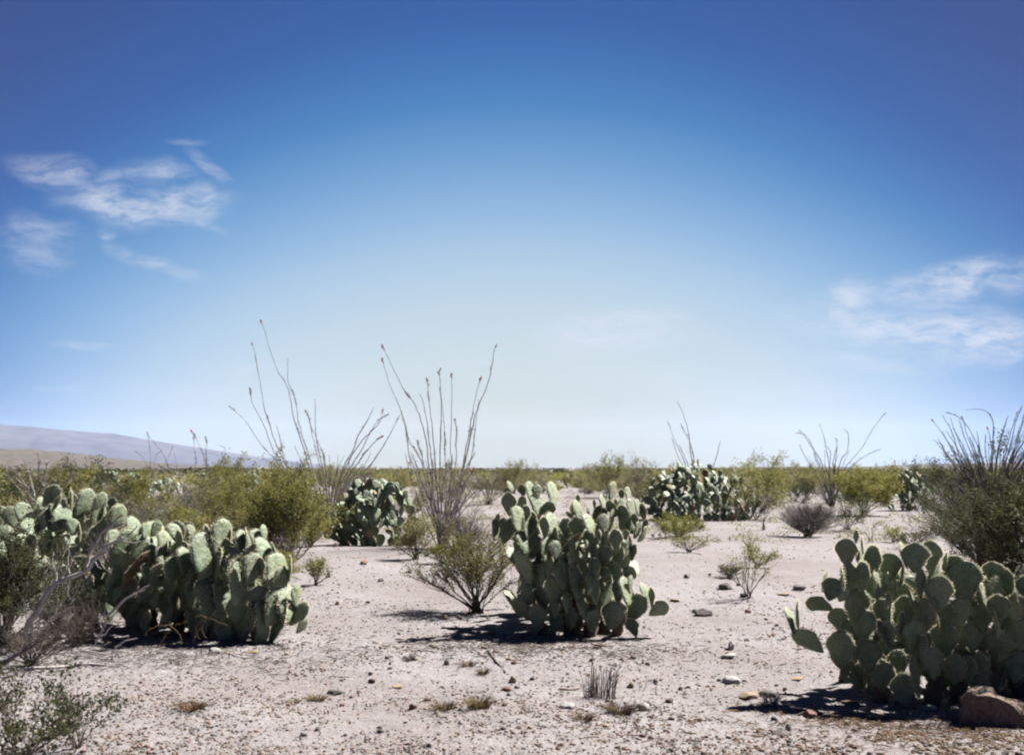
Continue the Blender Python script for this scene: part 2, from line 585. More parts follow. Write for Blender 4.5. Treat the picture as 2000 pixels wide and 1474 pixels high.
PAD = []; SPN = []; PADB = []
for i in range(8):
    V_, T_, S_ = pad_shape(100 + i)
    PAD.append(mk_mesh('pad', V_, T_, 'pad_green', True))
    PADB.append(mk_mesh('dry_pad', V_, T_, 'pad_dry', True))
    SPN.append(S_.mesh('spines', 'spine', False))
V_, T_, S_ = pad_shape(300, 12)
PADL = [mk_mesh('pad', *pad_shape(300 + i, 12)[:2], 'pad_green', True) for i in range(4)]


def place_pad(root, base_p, u, nrm, L, wd, B=False, spines=True, low=False):
    u = u.normalized()
    nrm = (nrm - u * nrm.dot(u)).normalized()
    sx = nrm.cross(u).normalized()      # right-handed: x, y=normal, z=u
    M = Matrix((sx, nrm, u)).transposed()
    me = random.choice(PADL if low else PAD)
    k = 0
    if not low:
        k = PAD.index(me)
        if B: me = PADB[k]
    elif B: me = PADB[0]
    o = ob('pad' if not B else 'dry_pad', me, root, base_p - root.location)
    o.rotation_mode = 'QUATERNION'
    o.rotation_quaternion = M.to_quaternion()
    o.scale = (wd, L * .92, L)
    if spines:
        ob('spines', SPN[k], o)['kind'] = 'stuff'
    return o


def hand_pad(root, D, cxp, cyp, ln, w, ang, tone, dd, R_):
    """one pad seen at (cxp, cyp) with apparent length and width, leaning ang degrees to the right"""
    d = D + dd
    ln *= 1.1; w *= 1.08
    a = R(ang)
    lean = {'L': R(R_.uniform(25, 42)), 'M': R(R_.uniform(5, 16)), 'D': R(R_.uniform(-12, 6)), 'B': R(10)}[tone]
    u0 = Vector((math.sin(a), 0, math.cos(a)))
    u = u0 * math.cos(lean) + Vector((0, 1, 0)) * math.sin(lean)
    n0 = -Vector((0, 1, 0)) * math.cos(lean) + u0 * math.sin(lean)
    Lw = ln / F * d / math.cos(lean)
    Wn = max(w / F * d, Lw * .78)
    th = math.acos(max(0.12, min(1, (w / F * d - .03) / Wn)))
    if tone == 'L':
        th = min(max(th, R(34)), R(56)); Wn = max(Wn, min(1.15 * Lw, (w / F * d) / math.cos(th)))
    elif tone in 'MB':
        th = max(th, R(24))
    else:
        th = -max(th, R(2)) if R_.random() < .75 else min(th, R(20))
    # +th turns the face towards the right, where the sun stands
    q = Quaternion(u, th)
    n = q @ n0
    if (n.x > n0.x) != (th > 0): n = Quaternion(u, -th) @ n0
    c = at(cxp, cyp, d)
    b = c - u * (Lw * .52)
    return place_pad(root, b, u, n, Lw, Wn, tone == 'B')


def grow(root, cxw, cyw, rx, ry, H, n, L, seed, spines=False, low=True, shape=None, dry=.04, flat=.35):
    """a clump grown pad on pad from the ground up, inside a rounded outline"""
    r = random.Random(seed)
    cand = []
    nb_ = max(4, int(n * .15))
    made = 0
    for i in range(nb_):
        a = r.uniform(0, 6.283); q = math.sqrt(r.random()) * .8
        x = cxw + rx * q * math.cos(a); y = cyw + ry * q * math.sin(a)
        z = float(hgt(x, y)) - .02
        cand.append((Vector((x, y, z)), Vector((math.cos(a) * q * .7 + r.uniform(-.3, .3), math.sin(a) * q * .7 + r.uniform(-.3, .3), 1)).normalized(), 0, r.uniform(0, 3.14)))
    i = 0
    z0 = root.location.z
    while cand and made < n:
        k_ = max(0, len(cand) - 1 - int(abs(r.gauss(0, .35)) * len(cand))) if made > nb_ else 0
        p, u, g, yaw = cand.pop(k_)
        l = L * r.uniform(.78, 1.2)
        tip = p + u * l
        e = ((tip.x - cxw) / (rx * 1.06)) ** 2 + ((tip.y - cyw) / (ry * 1.06)) ** 2 + (max(0, tip.z - z0) / H) ** 2
        if e > 1.0 and g > 0: continue
        if tip.z < z0: continue
        if r.random() < .55:
            yaw = R(r.uniform(15, 75))
            u = (u + Vector((-.12, .2, 0))).normalized()
        side_ = Vector((math.cos(yaw), math.sin(yaw), 0))
        nrm = u.cross(side_)
        if nrm.length < .1: nrm = u.orthogonal()
        place_pad(root, p, u, nrm, l, l * r.uniform(.72, .95), r.random() < (dry if g > 1 else dry * 3), spines, low)
        made += 1
        for c in range(r.choice((2, 2, 3, 3))):
            s = r.uniform(-1, 1)
            sv = nrm.normalized().cross(u)
            u2 = (u * .9 + sv * s * .75 + Vector((r.uniform(-.35, .35), r.uniform(-.35, .35), r.uniform(.0, .55)))).normalized()
            if u2.z < -.1: u2.z = .1; u2.normalize()
            q = p + u * l * (.97 - .22 * abs(s)) + sv * s * l * .33
            cand.append((q, u2, g + 1, yaw + r.uniform(-.9, .9)))
    return made


def filler(root, D, box, n, seed, ln=(36, 52), tones='DDDM', dd=(.2, .8), ground_=True):
    r = random.Random(seed)
    for i in range(n):
        hand_pad(root, D, r.uniform(box[0], box[2]), r.uniform(box[1], box[3]), r.uniform(*ln), r.uniform(.4, 1.0) * ln[0], r.uniform(-48, 48), r.choice(tones), r.uniform(*dd), r)


def woody(root, D, spots, R_):
    """old corky lower stems standing on the ground"""
    for (px, pyb, pyt, w, lean, dd) in spots:
        d = D + dd
        b = onground(px, d); b.z -= .03
        t = at(px + lean, pyt, d)
        m = MB()
        k = 6
        rr = w / F * d / 2
        m.tube([b.lerp(t, i / k) + Vector((R_.uniform(-.01, .01), R_.uniform(-.01, .01), 0)) for i in range(k + 1)], [rr * (1.2 - .25 * (i % 2) - .3 * i / k) for i in range(k + 1)], 8)
        m.V = [tuple(Vector(v) - root.location) for v in m.V]
        ob('stem', m.mesh('stem', 'old_bark'), root)


def pear(name_label, loc, cat='cactus', group=None):
    e = ob('prickly_pear', None, None, loc)
    e.empty_display_size = .2
    return tag(e, name_label, cat, group)


# --- centre cactus
C_PADS = [(994,984,42,34,-5,'D',.2),(1018,988,38,24,10,'D',.35),(997,950,18,12,0,'L',.5),(991,960,16,8,-10,'D',.45),(1020,957,22,11,-20,'D',.5),(1035,960,34,16,0,'L',.45),(1048,960,28,25,0,'M',.32),
(1050,987,42,32,0,'L',.3),(1071,997,36,22,5,'D',.35),(1079,966,44,20,0,'L',.6),(1011,1014,43,30,8,'L',0),(1024,1006,38,26,10,'D',.15),(989,1035,48,24,10,'D',.2),(970,1020,34,16,20,'D',.3),
(969,1035,36,15,12,'L',.1),(1030,1028,40,22,10,'L',.1),(1023,1060,40,32,5,'L',0),(1043,1022,42,18,0,'D',.2),(1064,1030,40,23,-3,'D',0),(1080,1032,54,26,0,'L',.25),(1087,1046,30,9,0,'D',.05),
(1052,1060,26,22,0,'M',.1),(1066,1073,42,19,12,'L',-.05),(1085,1074,36,30,0,'M',-.15),(1116,1058,48,18,50,'M',0),(1121,1078,46,25,25,'L',-.05),(1128,1031,42,36,0,'D',.05),(1107,1030,36,15,0,'D',.1),
(1128,997,38,18,0,'L',.25),(1119,1000,36,8,0,'D',.25),(1129,975,18,13,0,'D',.4),(1149,998,22,13,0,'M',.3),(1161,984,16,11,0,'D',.5),(1180,986,36,17,0,'L',.35),(1195,960,36,14,18,'L',.5),(1214,966,20,16,0,'D',.4),
(1226,966,26,9,5,'L',.45),(1213,988,28,20,0,'M',.3),(1199,990,30,16,15,'L',.33),(1231,992,34,17,0,'L',.35),(1255,1000,34,19,-15,'D',.3),(1246,992,28,9,5,'L',.25),(1240,1015,23,18,0,'D',.2),(1226,1023,24,15,0,'D',.25),
(1218,1012,28,18,10,'L',.3),(1259,1027,27,15,25,'D',.2),(1244,1036,30,12,30,'L',.15),(1256,1044,30,12,45,'L',.1),(1150,1023,33,27,0,'L',0),(1178,1022,36,29,0,'M',0),(1203,1055,42,29,0,'D',-.1),(1222,1044,20,10,0,'D',0),
(1172,1052,30,13,5,'L',-.02),(1155,1055,40,17,0,'D',.05),(1184,1056,36,15,0,'M',.05),(1180,1085,36,35,0,'D',-.05),(1160,1078,36,22,0,'D',0),(1145,1078,42,18,10,'M',-.1),(1236,1079,30,18,10,'D',.05),(1227,1091,30,18,5,'M',0),
(1225,1073,42,10,30,'L',.05),(1210,1087,38,19,20,'D',0),(1161,1110,38,25,-5,'D',-.15),(1181,1121,26,24,10,'D',-.1),(1204,1121,40,26,0,'D',-.05),(1226,1124,38,34,20,'D',0),(1231,1141,32,18,5,'M',-.1),(1207,1155,44,26,0,'D',-.1),
(1222,1155,46,8,0,'L',-.15),(1159,1150,48,10,0,'L',-.15),(1186,1160,54,18,28,'L',0),(1175,1150,42,17,0,'D',.05),(1140,1190,44,19,-8,'L',-.2),(1144,1150,40,18,0,'D',.05),(1197,1201,50,48,10,'D',-.15),(1243,1187,54,40,25,'D',-.1),
(1236,1225,36,30,-20,'D',-.2),(1287,1189,40,35,60,'D',-.1),(1273,1166,36,15,0,'D',-.1),(1260,1158,38,12,-5,'L',0),(1157,1211,40,26,5,'D',-.2),(1136,1160,42,17,0,'M',-.1),(1026,1108,64,34,-22,'D',.1),(1053,1130,50,28,0,'D',.1),
(1070,1106,52,25,0,'D',0),(1100,1122,48,44,0,'M',-.15),(1104,1103,28,22,0,'L',-.1),(1084,1152,56,32,0,'D',-.1),(1126,1137,52,14,5,'L',-.15),(1107,1178,36,23,0,'M',-.2),(1083,1190,28,27,10,'D',-.15),(1028,1168,58,27,5,'D',.1),
(997,1166,34,10,-20,'L',.2),(1022,1192,56,34,-42,'D',.05),(1050,1206,50,40,0,'D',-.1),(1116,1207,40,30,0,'D',-.1),(1140,1122,46,23,0,'D',.1),(1085,1218,36,30,10,'D',-.05),(1180,1180,40,30,15,'D',.1),(1060,1170,50,36,0,'D',.05)]
RC = random.Random(21)
g0 = G(1120, 1244)
CC = pear('tall green prickly pear in the centre of the clearing, its right pads catching the sun', g0)
D0 = g0.y
for p in C_PADS: hand_pad(CC, D0 + .05, *p[:2], *p[2:], R_=RC)
filler(CC, D0 + .05, (1010, 1040, 1230, 1205), 90, 5, dd=(.2, .95))
filler(CC, D0 + .05, (1120, 1010, 1240, 1060), 16, 6, (26, 36), 'DML', (.4, .8))
filler(CC, D0 + .05, (1020, 1060, 1180, 1160), 60, 62, dd=(.8, 2.3))  # pads hidden at the back, added to thicken the cast shadow
filler(CC, D0 + .05, (1000, 990, 1240, 1110), 34, 61, (32, 44), 'LLDM', (.15, .6))
woody(CC, D0 + .05, [(1060, 0, 1190, 22, -10, .1), (1110, 0, 1190, 26, 0, .1), (1150, 0, 1180, 28, 5, 0), (1180, 0, 1175, 24, 12, .2), (1130, 0, 1120, 24, -10, .5), (1090, 0, 1100, 24, -20, .6), (1200, 0, 1190, 22, 20, 0)], RC)

# --- right foreground cactus
R_PADS = [(1653,1077,50,44,-3,'D',.1),(1684,1064,34,14,0,'M',.2),(1672,1050,30,11,5,'D',.25),(1680,1096,38,28,0,'L',.2),(1704,1098,64,27,0,'D',.1),(1659,1126,52,32,0,'D',.1),(1684,1126,56,24,0,'D',0),(1646,1134,58,18,-5,'M',-.05),
(1612,1136,38,14,25,'L',.15),(1626,1150,42,46,20,'D',.05),(1600,1180,52,38,-70,'D',0),(1557,1199,52,16,0,'M',-.05),(1546,1212,46,8,-4,'L',0),(1579,1250,66,44,-50,'D',-.05),(1641,1268,70,54,0,'D',0),(1695,1280,62,52,0,'D',0),
(1675,1185,72,52,0,'D',.1),(1684,1222,64,50,10,'D',.1),(1714,1143,50,19,10,'L',-.05),(1726,1142,46,20,20,'D',.05),(1750,1148,36,14,0,'M',0),(1736,1190,62,32,0,'M',-.05),(1758,1224,52,28,20,'L',-.1),(1727,1240,52,16,-15,'L',-.1),
(1737,1238,44,24,-5,'D',-.14),(1787,1088,54,52,0,'D',-.05),(1766,1086,44,26,0,'L',.05),(1817,1085,56,44,0,'D',.1),(1822,1122,80,24,32,'L',.15),(1846,1096,34,9,5,'M',.1),(1738,1106,50,46,0,'D',.15),(1763,1124,36,19,25,'L',.05),
(1797,1137,56,37,0,'M',0),(1779,1170,32,9,5,'L',0),(1834,1158,66,52,0,'D',-.05),(1882,1134,76,68,0,'D',.05),(1866,1112,54,46,-10,'D',.1),(1920,1163,44,14,0,'L',0),(1944,1152,50,44,0,'M',.1),(1941,1117,38,42,0,'D',.2),
(1951,1187,50,44,0,'D',-.05),(1983,1188,52,42,5,'D',0),(1808,1200,58,40,0,'D',-.05),(1876,1195,54,42,0,'D',0),(1832,1217,32,14,0,'B',-.2),(1948,1219,44,17,15,'L',-.05),(1786,1240,62,50,5,'D',-.15),(1799,1268,52,17,5,'D',-.2),
(1812,1254,32,15,0,'D',-.1),(1787,1322,62,18,5,'L',-.25),(1822,1294,60,42,0,'D',-.15),(1865,1307,54,42,0,'D',-.15),(1890,1308,50,28,5,'D',-.1),(1916,1294,40,22,0,'D',-.05),(1929,1302,42,19,15,'M',0),(1910,1334,36,42,0,'D',-.1),
(1690,1328,36,18,-5,'B',-.1),(1722,1318,60,50,0,'D',0),(1752,1300,62,50,0,'D',.1),(1765,1345,60,50,0,'D',-.05),(1845,1250,64,54,0,'D',.1),(1900,1240,60,54,0,'D',.1),(1950,1262,60,54,0,'D',.1),(1990,1240,60,50,0,'D',.1),(2020,1200,60,50,0,'D',.1),(2010,1150,56,48,0,'D',.1),
(1985,1300,60,50,10,'D',.1),(1985,1165,30,10,0,'L',-.05),(2040,1270,60,50,0,'M',.1),(1725,1195,50,40,0,'D',.1),(1770,1190,50,44,0,'D',.1),(1850,1205,54,46,0,'D',.05),(1920,1205,54,46,0,'D',.1),(2040,1120,56,48,0,'D',.2),(1640,1210,50,44,-20,'D',.2),(1660,1240,56,46,0,'D',.15)]
g0 = G(1800, 1396)
RCAC = pear('large dark prickly pear at the lower right, backlit with shining rims', g0)
D0 = g0.y
for p in R_PADS: hand_pad(RCAC, D0 + .35, *p[:2], *p[2:], R_=RC)
filler(RCAC, D0 + .35, (1650, 1130, 2060, 1345), 170, 9, (50, 66), 'DDDDM', (.2, .9))
woody(RCAC, D0 + .35, [(1720, 0, 1340, 34, 0, .1), (1770, 0, 1340, 38, 0, 0), (1820, 0, 1320, 36, 8, .1), (1870, 0, 1300, 34, 10, .2), (1930, 0, 1300, 34, 10, .3), (1990, 0, 1280, 34, 10, .4)], RC)

# --- left cactus
L_PADS = [(394,1078,66,31,5,'L',-.1),(407,1058,62,31,-5,'D',.1),(403,1114,46,17,20,'L',-.05),(431,1049,62,23,15,'L',.1),(447,1048,32,19,0,'D',.2),(441,1070,36,29,0,'D',.1),(424,1108,70,25,10,'D',0),(446,1098,60,30,10,'D',.05),
(455,1110,58,15,25,'L',-.02),(482,1054,44,13,0,'D',.1),(476,1062,50,8,0,'L',.12),(503,1056,38,27,0,'L',.15),(515,1040,30,15,0,'M',.2),(514,1074,40,29,5,'L',.05),(535,1076,32,15,-10,'D',.1),(484,1090,52,26,45,'L',0),
(472,1135,76,32,12,'L',-.1),(483,1101,32,19,10,'D',-.13),(493,1110,52,15,15,'L',-.15),(510,1106,34,25,0,'D',-.1),(538,1118,64,36,10,'L',0),(567,1110,46,15,5,'D',.05),(547,1134,50,27,30,'L',-.05),(533,1137,36,11,0,'L',-.1),
(404,1170,66,27,3,'L',-.15),(437,1166,50,38,10,'L',-.05),(480,1152,48,20,20,'L',-.12),(507,1175,60,19,5,'D',-.1),(536,1184,66,28,20,'L',-.1),(578,1163,42,21,0,'M',0),(562,1178,68,11,0,'L',-.02),(583,1199,52,34,42,'D',-.05),
(589,1222,28,16,35,'L',.05),(544,1212,88,38,22,'D',0),(515,1206,56,13,10,'L',-.15),(510,1242,42,15,28,'L',-.15),(462,1192,52,38,0,'D',-.1),(490,1206,62,22,0,'D',-.12),(474,1228,54,42,0,'D',0),
(304,1032,30,15,25,'L',.2),(285,1037,26,11,10,'L',.2),(340,1036,26,22,0,'L',.3),(372,1034,18,13,0,'L',.3),(350,1054,36,25,0,'D',.2),(320,1060,42,13,10,'L',.15),(328,1066,28,11,5,'D',.1),(270,1070,46,17,30,'L',.15),(295,1076,26,11,5,'L',.1),
(362,1094,44,16,0,'L',.05),(336,1114,48,25,5,'L',0),(320,1092,42,13,5,'L',.05),(276,1095,50,17,45,'B',.05),(262,1112,50,17,45,'B',.1),(304,1116,46,21,50,'M',0),(250,1132,42,20,30,'B',.05),(224,1132,42,21,25,'L',.1),(287,1118,32,9,0,'L',-.05),
(300,1136,26,21,0,'M',0),(230,1160,26,9,25,'L',0),(285,1160,38,20,45,'L',0),(338,1175,22,10,5,'L',0),(351,1180,28,14,0,'B',-.05),(376,1140,36,9,35,'L',-.05),(215,1085,42,21,0,'D',.2),(240,1062,50,17,40,'L',.15),(235,1100,50,24,10,'D',.15),
(352,1075,40,26,5,'D',.15),(375,1100,46,30,10,'D',.1),(310,1090,40,26,0,'D',.15),(260,1150,44,28,0,'D',.1),(330,1150,48,34,0,'D',.1),(370,1165,50,38,0,'D',.1),(300,1165,46,34,0,'D',.15),(425,1205,56,44,0,'D',.05),(395,1215,52,44,0,'D',.1),(440,1235,50,42,0,'D',.05)]
g0 = G(430, 1262)
LC = pear('broad pale prickly pear left of the clearing with long sunlit pads in dark shade', g0)
D0 = g0.y
for p in L_PADS: hand_pad(LC, D0 + .3, *p[:2], *p[2:], R_=RC)
filler(LC, D0 + .3, (250, 1080, 530, 1230), 130, 13, (42, 60), 'DDDDL', (.2, 1.0))
filler(LC, D0 + .3, (150, 1100, 300, 1200), 46, 71, (34, 48), 'DDDDM', (.3, 1.4))
filler(LC, D0 + .3, (215, 1030, 380, 1110), 34, 14, (26, 44), 'LLMD', (.3, 1.2))
woody(LC, D0 + .3, [(420, 0, 1215, 26, 0, .1), (460, 0, 1215, 28, 4, .1), (500, 0, 1215, 26, 8, 0), (350, 0, 1190, 26, 0, .4), (300, 0, 1180, 24, -4, .5), (260, 0, 1150, 20, -4, .6)], RC)

# --- far left cactus
F_PADS = [(99,968,46,27,35,'M',.1),(108,986,42,21,30,'D',.05),(140,976,42,17,0,'D',.2),(165,985,52,25,30,'L',.1),(163,1011,30,17,0,'D',.1),(193,986,50,21,25,'M',.2),(219,983,22,14,0,'D',.3),(120,1016,52,17,5,'L',0),(105,1012,46,15,0,'L',.1),
(142,1029,32,21,0,'M',-.1),(155,1040,38,19,0,'D',0),(190,1010,42,23,20,'L',.2),(198,1030,32,23,35,'M',.1),(23,1061,48,20,0,'D',-.1),(42,1067,42,23,0,'L',0),(60,1066,44,17,0,'M',0),(84,1071,36,23,5,'D',-.1),(50,1093,34,23,0,'D',-.1),(10,1080,40,25,-10,'L',0),
(80,1108,44,25,15,'L',0),(118,1086,62,22,10,'D',0),(45,1002,38,25,0,'L',.5),(145,1090,46,30,5,'D',.1),(186,1056,60,21,35,'L',.1),(226,1012,50,17,35,'L',.2),(170,1092,32,15,10,'B',0),(60,1020,40,30,0,'M',.5),(20,1010,40,30,-10,'M',.5),(-20,1040,44,36,0,'D',.3),(-30,1080,44,36,0,'L',.2),
(100,1135,46,34,0,'D',0),(140,1130,46,34,0,'D',.1),(30,1130,46,34,0,'D',.1),(180,1125,46,34,10,'D',.1)]
g0 = G(100, 1190)
FC = pear('prickly pear thicket at the left edge, tangled with creosote and dead wood', g0)
D0 = g0.y
for p in F_PADS: hand_pad(FC, D0 + .4, *p[:2], *p[2:], R_=RC)
filler(FC, D0 + .4, (-60, 1000, 225, 1160), 120, 15, (34, 48), 'DDML', (.2, 1.4))
filler(FC, D0 + .4, (80, 970, 210, 1010), 14, 16, (30, 40), 'DML', (.5, 1.4))

# --- prickly pears standing further off: (label, px, base row, half width px, height px, pads, pad length m, depth ratio)
for i, (lab, px, py, hw, hp, n, L, dr) in enumerate([
    ('rounded blue green prickly pear between the two tall ocotillos', 735, 1072, 88, 142, 330, .24, .8),
    ('wide prickly pear mound right of centre with thin ocotillo canes rising from it', 1370, 1022, 122, 122, 560, .26, .7),
    ('dark prickly pear in shade behind the bare sandy patch at the right', 1782, 1002, 52, 82, 180, .26, .8),
    ('small prickly pear growing low at the foot of the ocotillo with the red flower', 1612, 992, 30, 28, 22, .24, .8),
    ('small dark prickly pear by the pale scrub just right of the centre line', 1113, 946, 18, 28, 22, .26, .8),
    ('small prickly pear in the scrub left of the left ocotillo', 512, 962, 40, 48, 70, .28, .8),
    ('prickly pear patch in the far scrub behind the left thicket', 225, 968, 60, 52, 80, .28, .8),
    ('prickly pear clump at the right edge under the dark ocotillo', 2005, 1040, 30, 100, 70, .28, .9),
    ('low prickly pear between grey twigs behind the left cactus', 300, 1062, 60, 60, 60, .20, .8),
    ('prickly pear behind the dead branch at left', 215, 1040, 50, 60, 60, .2, .8),
    ('prickly pear in the left scrub below the tan hill', 150, 975, 60, 48, 70, .3, .8),
    ('far prickly pear cluster left of the yellow creosote', 400, 968, 50, 40, 60, .3, .8),
    ('prickly pear clump at the far left margin behind dark brush', 30, 985, 50, 50, 60, .3, .8),
    ('prickly pear mound half hidden behind the pale twiggy ocotillo at left', 330, 985, 46, 50, 60, .28, .8)]):
    g0 = G(px, py - 4)
    s = g0.y / F
    ry = hw * s * dr
    cy = g0.y + ry * .8
    e = pear(lab, onground(px, cy))
    s = cy / F
    grow(e, (px - 1000) * s, cy, hw * s, ry, hp * s * 1.02, n, L, 40 + i, spines=False, low=True)

# ------------------------------------------------------------------ ocotillos


def smooth_line(P, k=4):
    out = []
    for i in range(len(P) - 1):
        p0 = P[max(i - 1, 0)]; p1 = P[i]; p2 = P[i + 1]; p3 = P[min(i + 2, len(P) - 1)]
        for j in range(k):
            t = j / k
            out.append(.5 * ((2 * p1) + (p2 - p0) * t + (2 * p0 - 5 * p1 + 4 * p2 - p3) * t * t + (3 * p1 - p0 - 3 * p2 + p3) * t ** 3))
    out.append(P[-1].copy())
    return out


def flower_mesh(L, seed):
    r = random.Random(seed)
    m = MB()
    for i in range(26):
        t = i / 26
        a = r.uniform(0, 6.28)
        p = Vector((0, 0, t * L))
        w = (math.sin(math.pi * min(1, t * .9 + .12)) * .24) * L
        m.tube([p, p + Vector((math.cos(a) * w, math.sin(a) * w, L * .12))], [.02 * L + .004, .045 * L], 4)
    return m.mesh('flower', 'ocotillo_flower')


FLW = [flower_mesh(.08, 1), flower_mesh(.12, 2)]


def ocotillo(label, bx, by, d, stems, seed, r0=.028, extra=0, tipbox=None, barkm='ocotillo_bark', spread_y=1.0, thorn=True):
    base = onground(bx, d)
    e = ob('ocotillo', None, None, base)
    tag(e, label, 'ocotillo')
    r = random.Random(seed)
    allst = [(s, s[-1] if isinstance(s[-1], str) else '') for s in stems]
    for k in range(extra):
        tx = r.uniform(tipbox[0], tipbox[2]); ty = r.uniform(tipbox[1], tipbox[3])
        mx = bx + (tx - bx) * r.uniform(.30, .48); my = by + (ty - by) * .5
        allst.append(([(mx, my), ((mx + tx) / 2 + r.uniform(-6, 6), (my + ty) / 2), (tx, ty)], 'F' if r.random() < .2 else ''))
    for st, fl in allst:
        P2 = [q for q in st if not isinstance(q, str)]
        dy = r.uniform(-1, 1) * spread_y
        pts = [base + Vector((r.uniform(-.07, .07), r.uniform(-.07, .07), -.03))]
        n = len(P2)
        for i, (px, py) in enumerate(P2):
            if i == 0 and abs(py - by) < 12: continue
            t = (i + 1) / n
            pts.append(at(px, py, d + dy * t))
        pts = smooth_line(pts, 4)
        m = MB()
        N = len(pts)
        rr = r0 * .45 * r.uniform(.75, 1.15)
        rad = [rr * (1 - .86 * (i / (N - 1)) ** .8) * (1 + r.uniform(-.14, .14)) + .0025 for i in range(N)]
        j = [p + Vector((r.uniform(-.012, .012), r.uniform(-.012, .012), 0)) - base for p in pts]
        m.tube(j, rad, 6)
        if thorn:
            for i in range(N - 1):
                for q in range(7):
                    t = r.random()
                    p = j[i].lerp(j[i + 1], t)
                    dv = Vector((r.uniform(-1, 1), r.uniform(-1, 1), r.uniform(-.1, .7))).normalized() * (rad[i] + r.uniform(.015, .04))
                    m.blade(p, p + dv, .007)
        for q in range(3):
            c_ = r.randint(int(N * .35), N - 2)
            for w_ in range(26):
                p = j[c_].lerp(j[c_ + 1], r.uniform(-.6, 1.4))
                dv = Vector((r.uniform(-1, 1), r.uniform(-1, 1), r.uniform(.1, 1.4))).normalized() * r.uniform(.03, .07)
                m.blade(p, p + dv, .014)
        ob('stem', m.mesh('stem', barkm), e)
        if fl == 'F':
            o = ob('flower', r.choice(FLW), e, j[-1])
            dr = (j[-1] - j[-2]).normalized()
            o.rotation_mode = 'QUATERNION'
            o.rotation_quaternion = Vector((0, 0, 1)).rotation_difference(dr)
    return e


ocotillo('tall pale ocotillo left of centre with canes leaning both ways', 642, 1036, 27.5, [
    [(600,960),(560,920),(530,870),(515,830),(492,785),(488,760)], [(615,950),(600,900),(585,850),(572,810),(563,760),(540,718),(513,634),'F'],
    [(617,940),(606,900),(590,850),(583,820),(575,775),(563,745),(562,700)], [(590,960),(545,905),(520,880),(497,850),(478,820),(450,795)],
    [(652,980),(670,915),(690,880),(700,850),(715,825),(730,797)], [(665,950),(690,905),(710,870),(735,825),(762,808)], [(672,950),(705,895),(725,870),(740,856),'F'],
    [(660,950),(700,870),(740,828),(748,800)], [(600,980),(570,930),(545,880),(530,840),(515,790),(505,730),(494,675),'F'], [(632,960),(622,900),(610,850),(600,800)],
    [(638,950),(620,870),(615,780)], [(605,980),(568,930),(555,890),(540,830)], [(655,970),(652,915)], [(680,960),(730,900),(760,850),(778,815)],
    [(620,990),(590,960),(570,920)], [(625,1000),(610,940),(590,905),(575,870)], [(650,1000),(665,960),(680,940),(695,920)], [(632,990),(622,930),(618,905)],
    [(660,1000),(690,970),(720,935)], [(648,990),(655,930),(672,890)], [(645,990),(640,930),(628,880),(615,850),(598,806),'F']], 1, .036, 20, (560, 885, 730, 955))
ocotillo('dense pale ocotillo at the centre with a long curved cane tipped red', 864, 1072, 23.5, [
    [(842,980),(822,900),(800,860),(790,820),(765,760),(749,710),'F'], [(850,980),(838,910),(830,850),(815,800),(803,780),(785,755),(751,684),'F'],
    [(862,980),(860,900),(862,820),(860,750),(857,725),'F'], [(872,980),(870,900),(868,850),(865,790)], [(885,960),(890,900),(892,840),(888,820)],
    [(893,970),(912,880),(922,840),(932,800),(948,760),(960,720),(966,680),'F'], [(897,980),(905,900),(915,850),(922,810),(935,747),'F'], [(888,990),(905,950),(925,870),(935,780)],
    [(832,990),(815,930),(800,890),(795,850),(782,800)], [(825,1000),(805,940),(792,885)], [(845,1000),(845,930),(838,860),(830,800),(820,770)], [(855,980),(850,900),(845,840),(838,780),(835,745),'F'],
    [(885,1035),(903,985),(916,960)], [(876,980),(882,930),(880,860),(883,740),'F'], [(850,1000),(828,950),(812,905)], [(858,1000),(852,940),(842,905)], [(868,1000),(878,950),(886,920)],
    [(875,1000),(895,950),(903,920)], [(860,1000),(866,940),(872,905)], [(842,1010),(826,975),(818,945)], [(880,1010),(905,960),(925,930)], [(852,1000),(835,930),(823,890),(815,860)]], 2, .030, 24, (798, 880, 935, 965))
ocotillo('ocotillo with a few thin dark canes behind the wide prickly pear mound', 1366, 1000, 39, [
    [(1362,960),(1350,890),(1345,850),(1335,810),(1322,783)], [(1352,945),(1330,885),(1318,860),(1305,825)], [(1358,920),(1350,870),(1330,830)], [(1348,940),(1328,900),(1312,855)],
    [(1378,960),(1398,895),(1407,860)], [(1355,940),(1338,895),(1326,868)], [(1360,950),(1357,905),(1352,880)]], 3, .034, 0, None, 'ocotillo_tip')
ocotillo('slender dark ocotillo at right with one bright red flower on top', 1624, 985, 46, [
    [(1605,920),(1592,885),(1578,855),(1560,840)], [(1607,910),(1583,870),(1570,850),(1560,846),'F'], [(1618,900),(1612,870),(1607,845),(1601,830),'F'], [(1620,920),(1622,885),(1612,868)],
    [(1632,900),(1635,870),(1632,855)], [(1640,905),(1655,880),(1657,850),(1651,840),'F'], [(1648,920),(1665,895),(1683,875),(1700,845),(1725,811),'F'], [(1652,925),(1675,900),(1700,885),(1722,877)],
    [(1597,930),(1580,905),(1562,870)], [(1640,930),(1650,900),(1660,880)], [(1608,940),(1594,900),(1588,880)], [(1630,930),(1628,900),(1634,875)]], 4, .036, 3, (1590, 880, 1680, 905), 'ocotillo_tip')
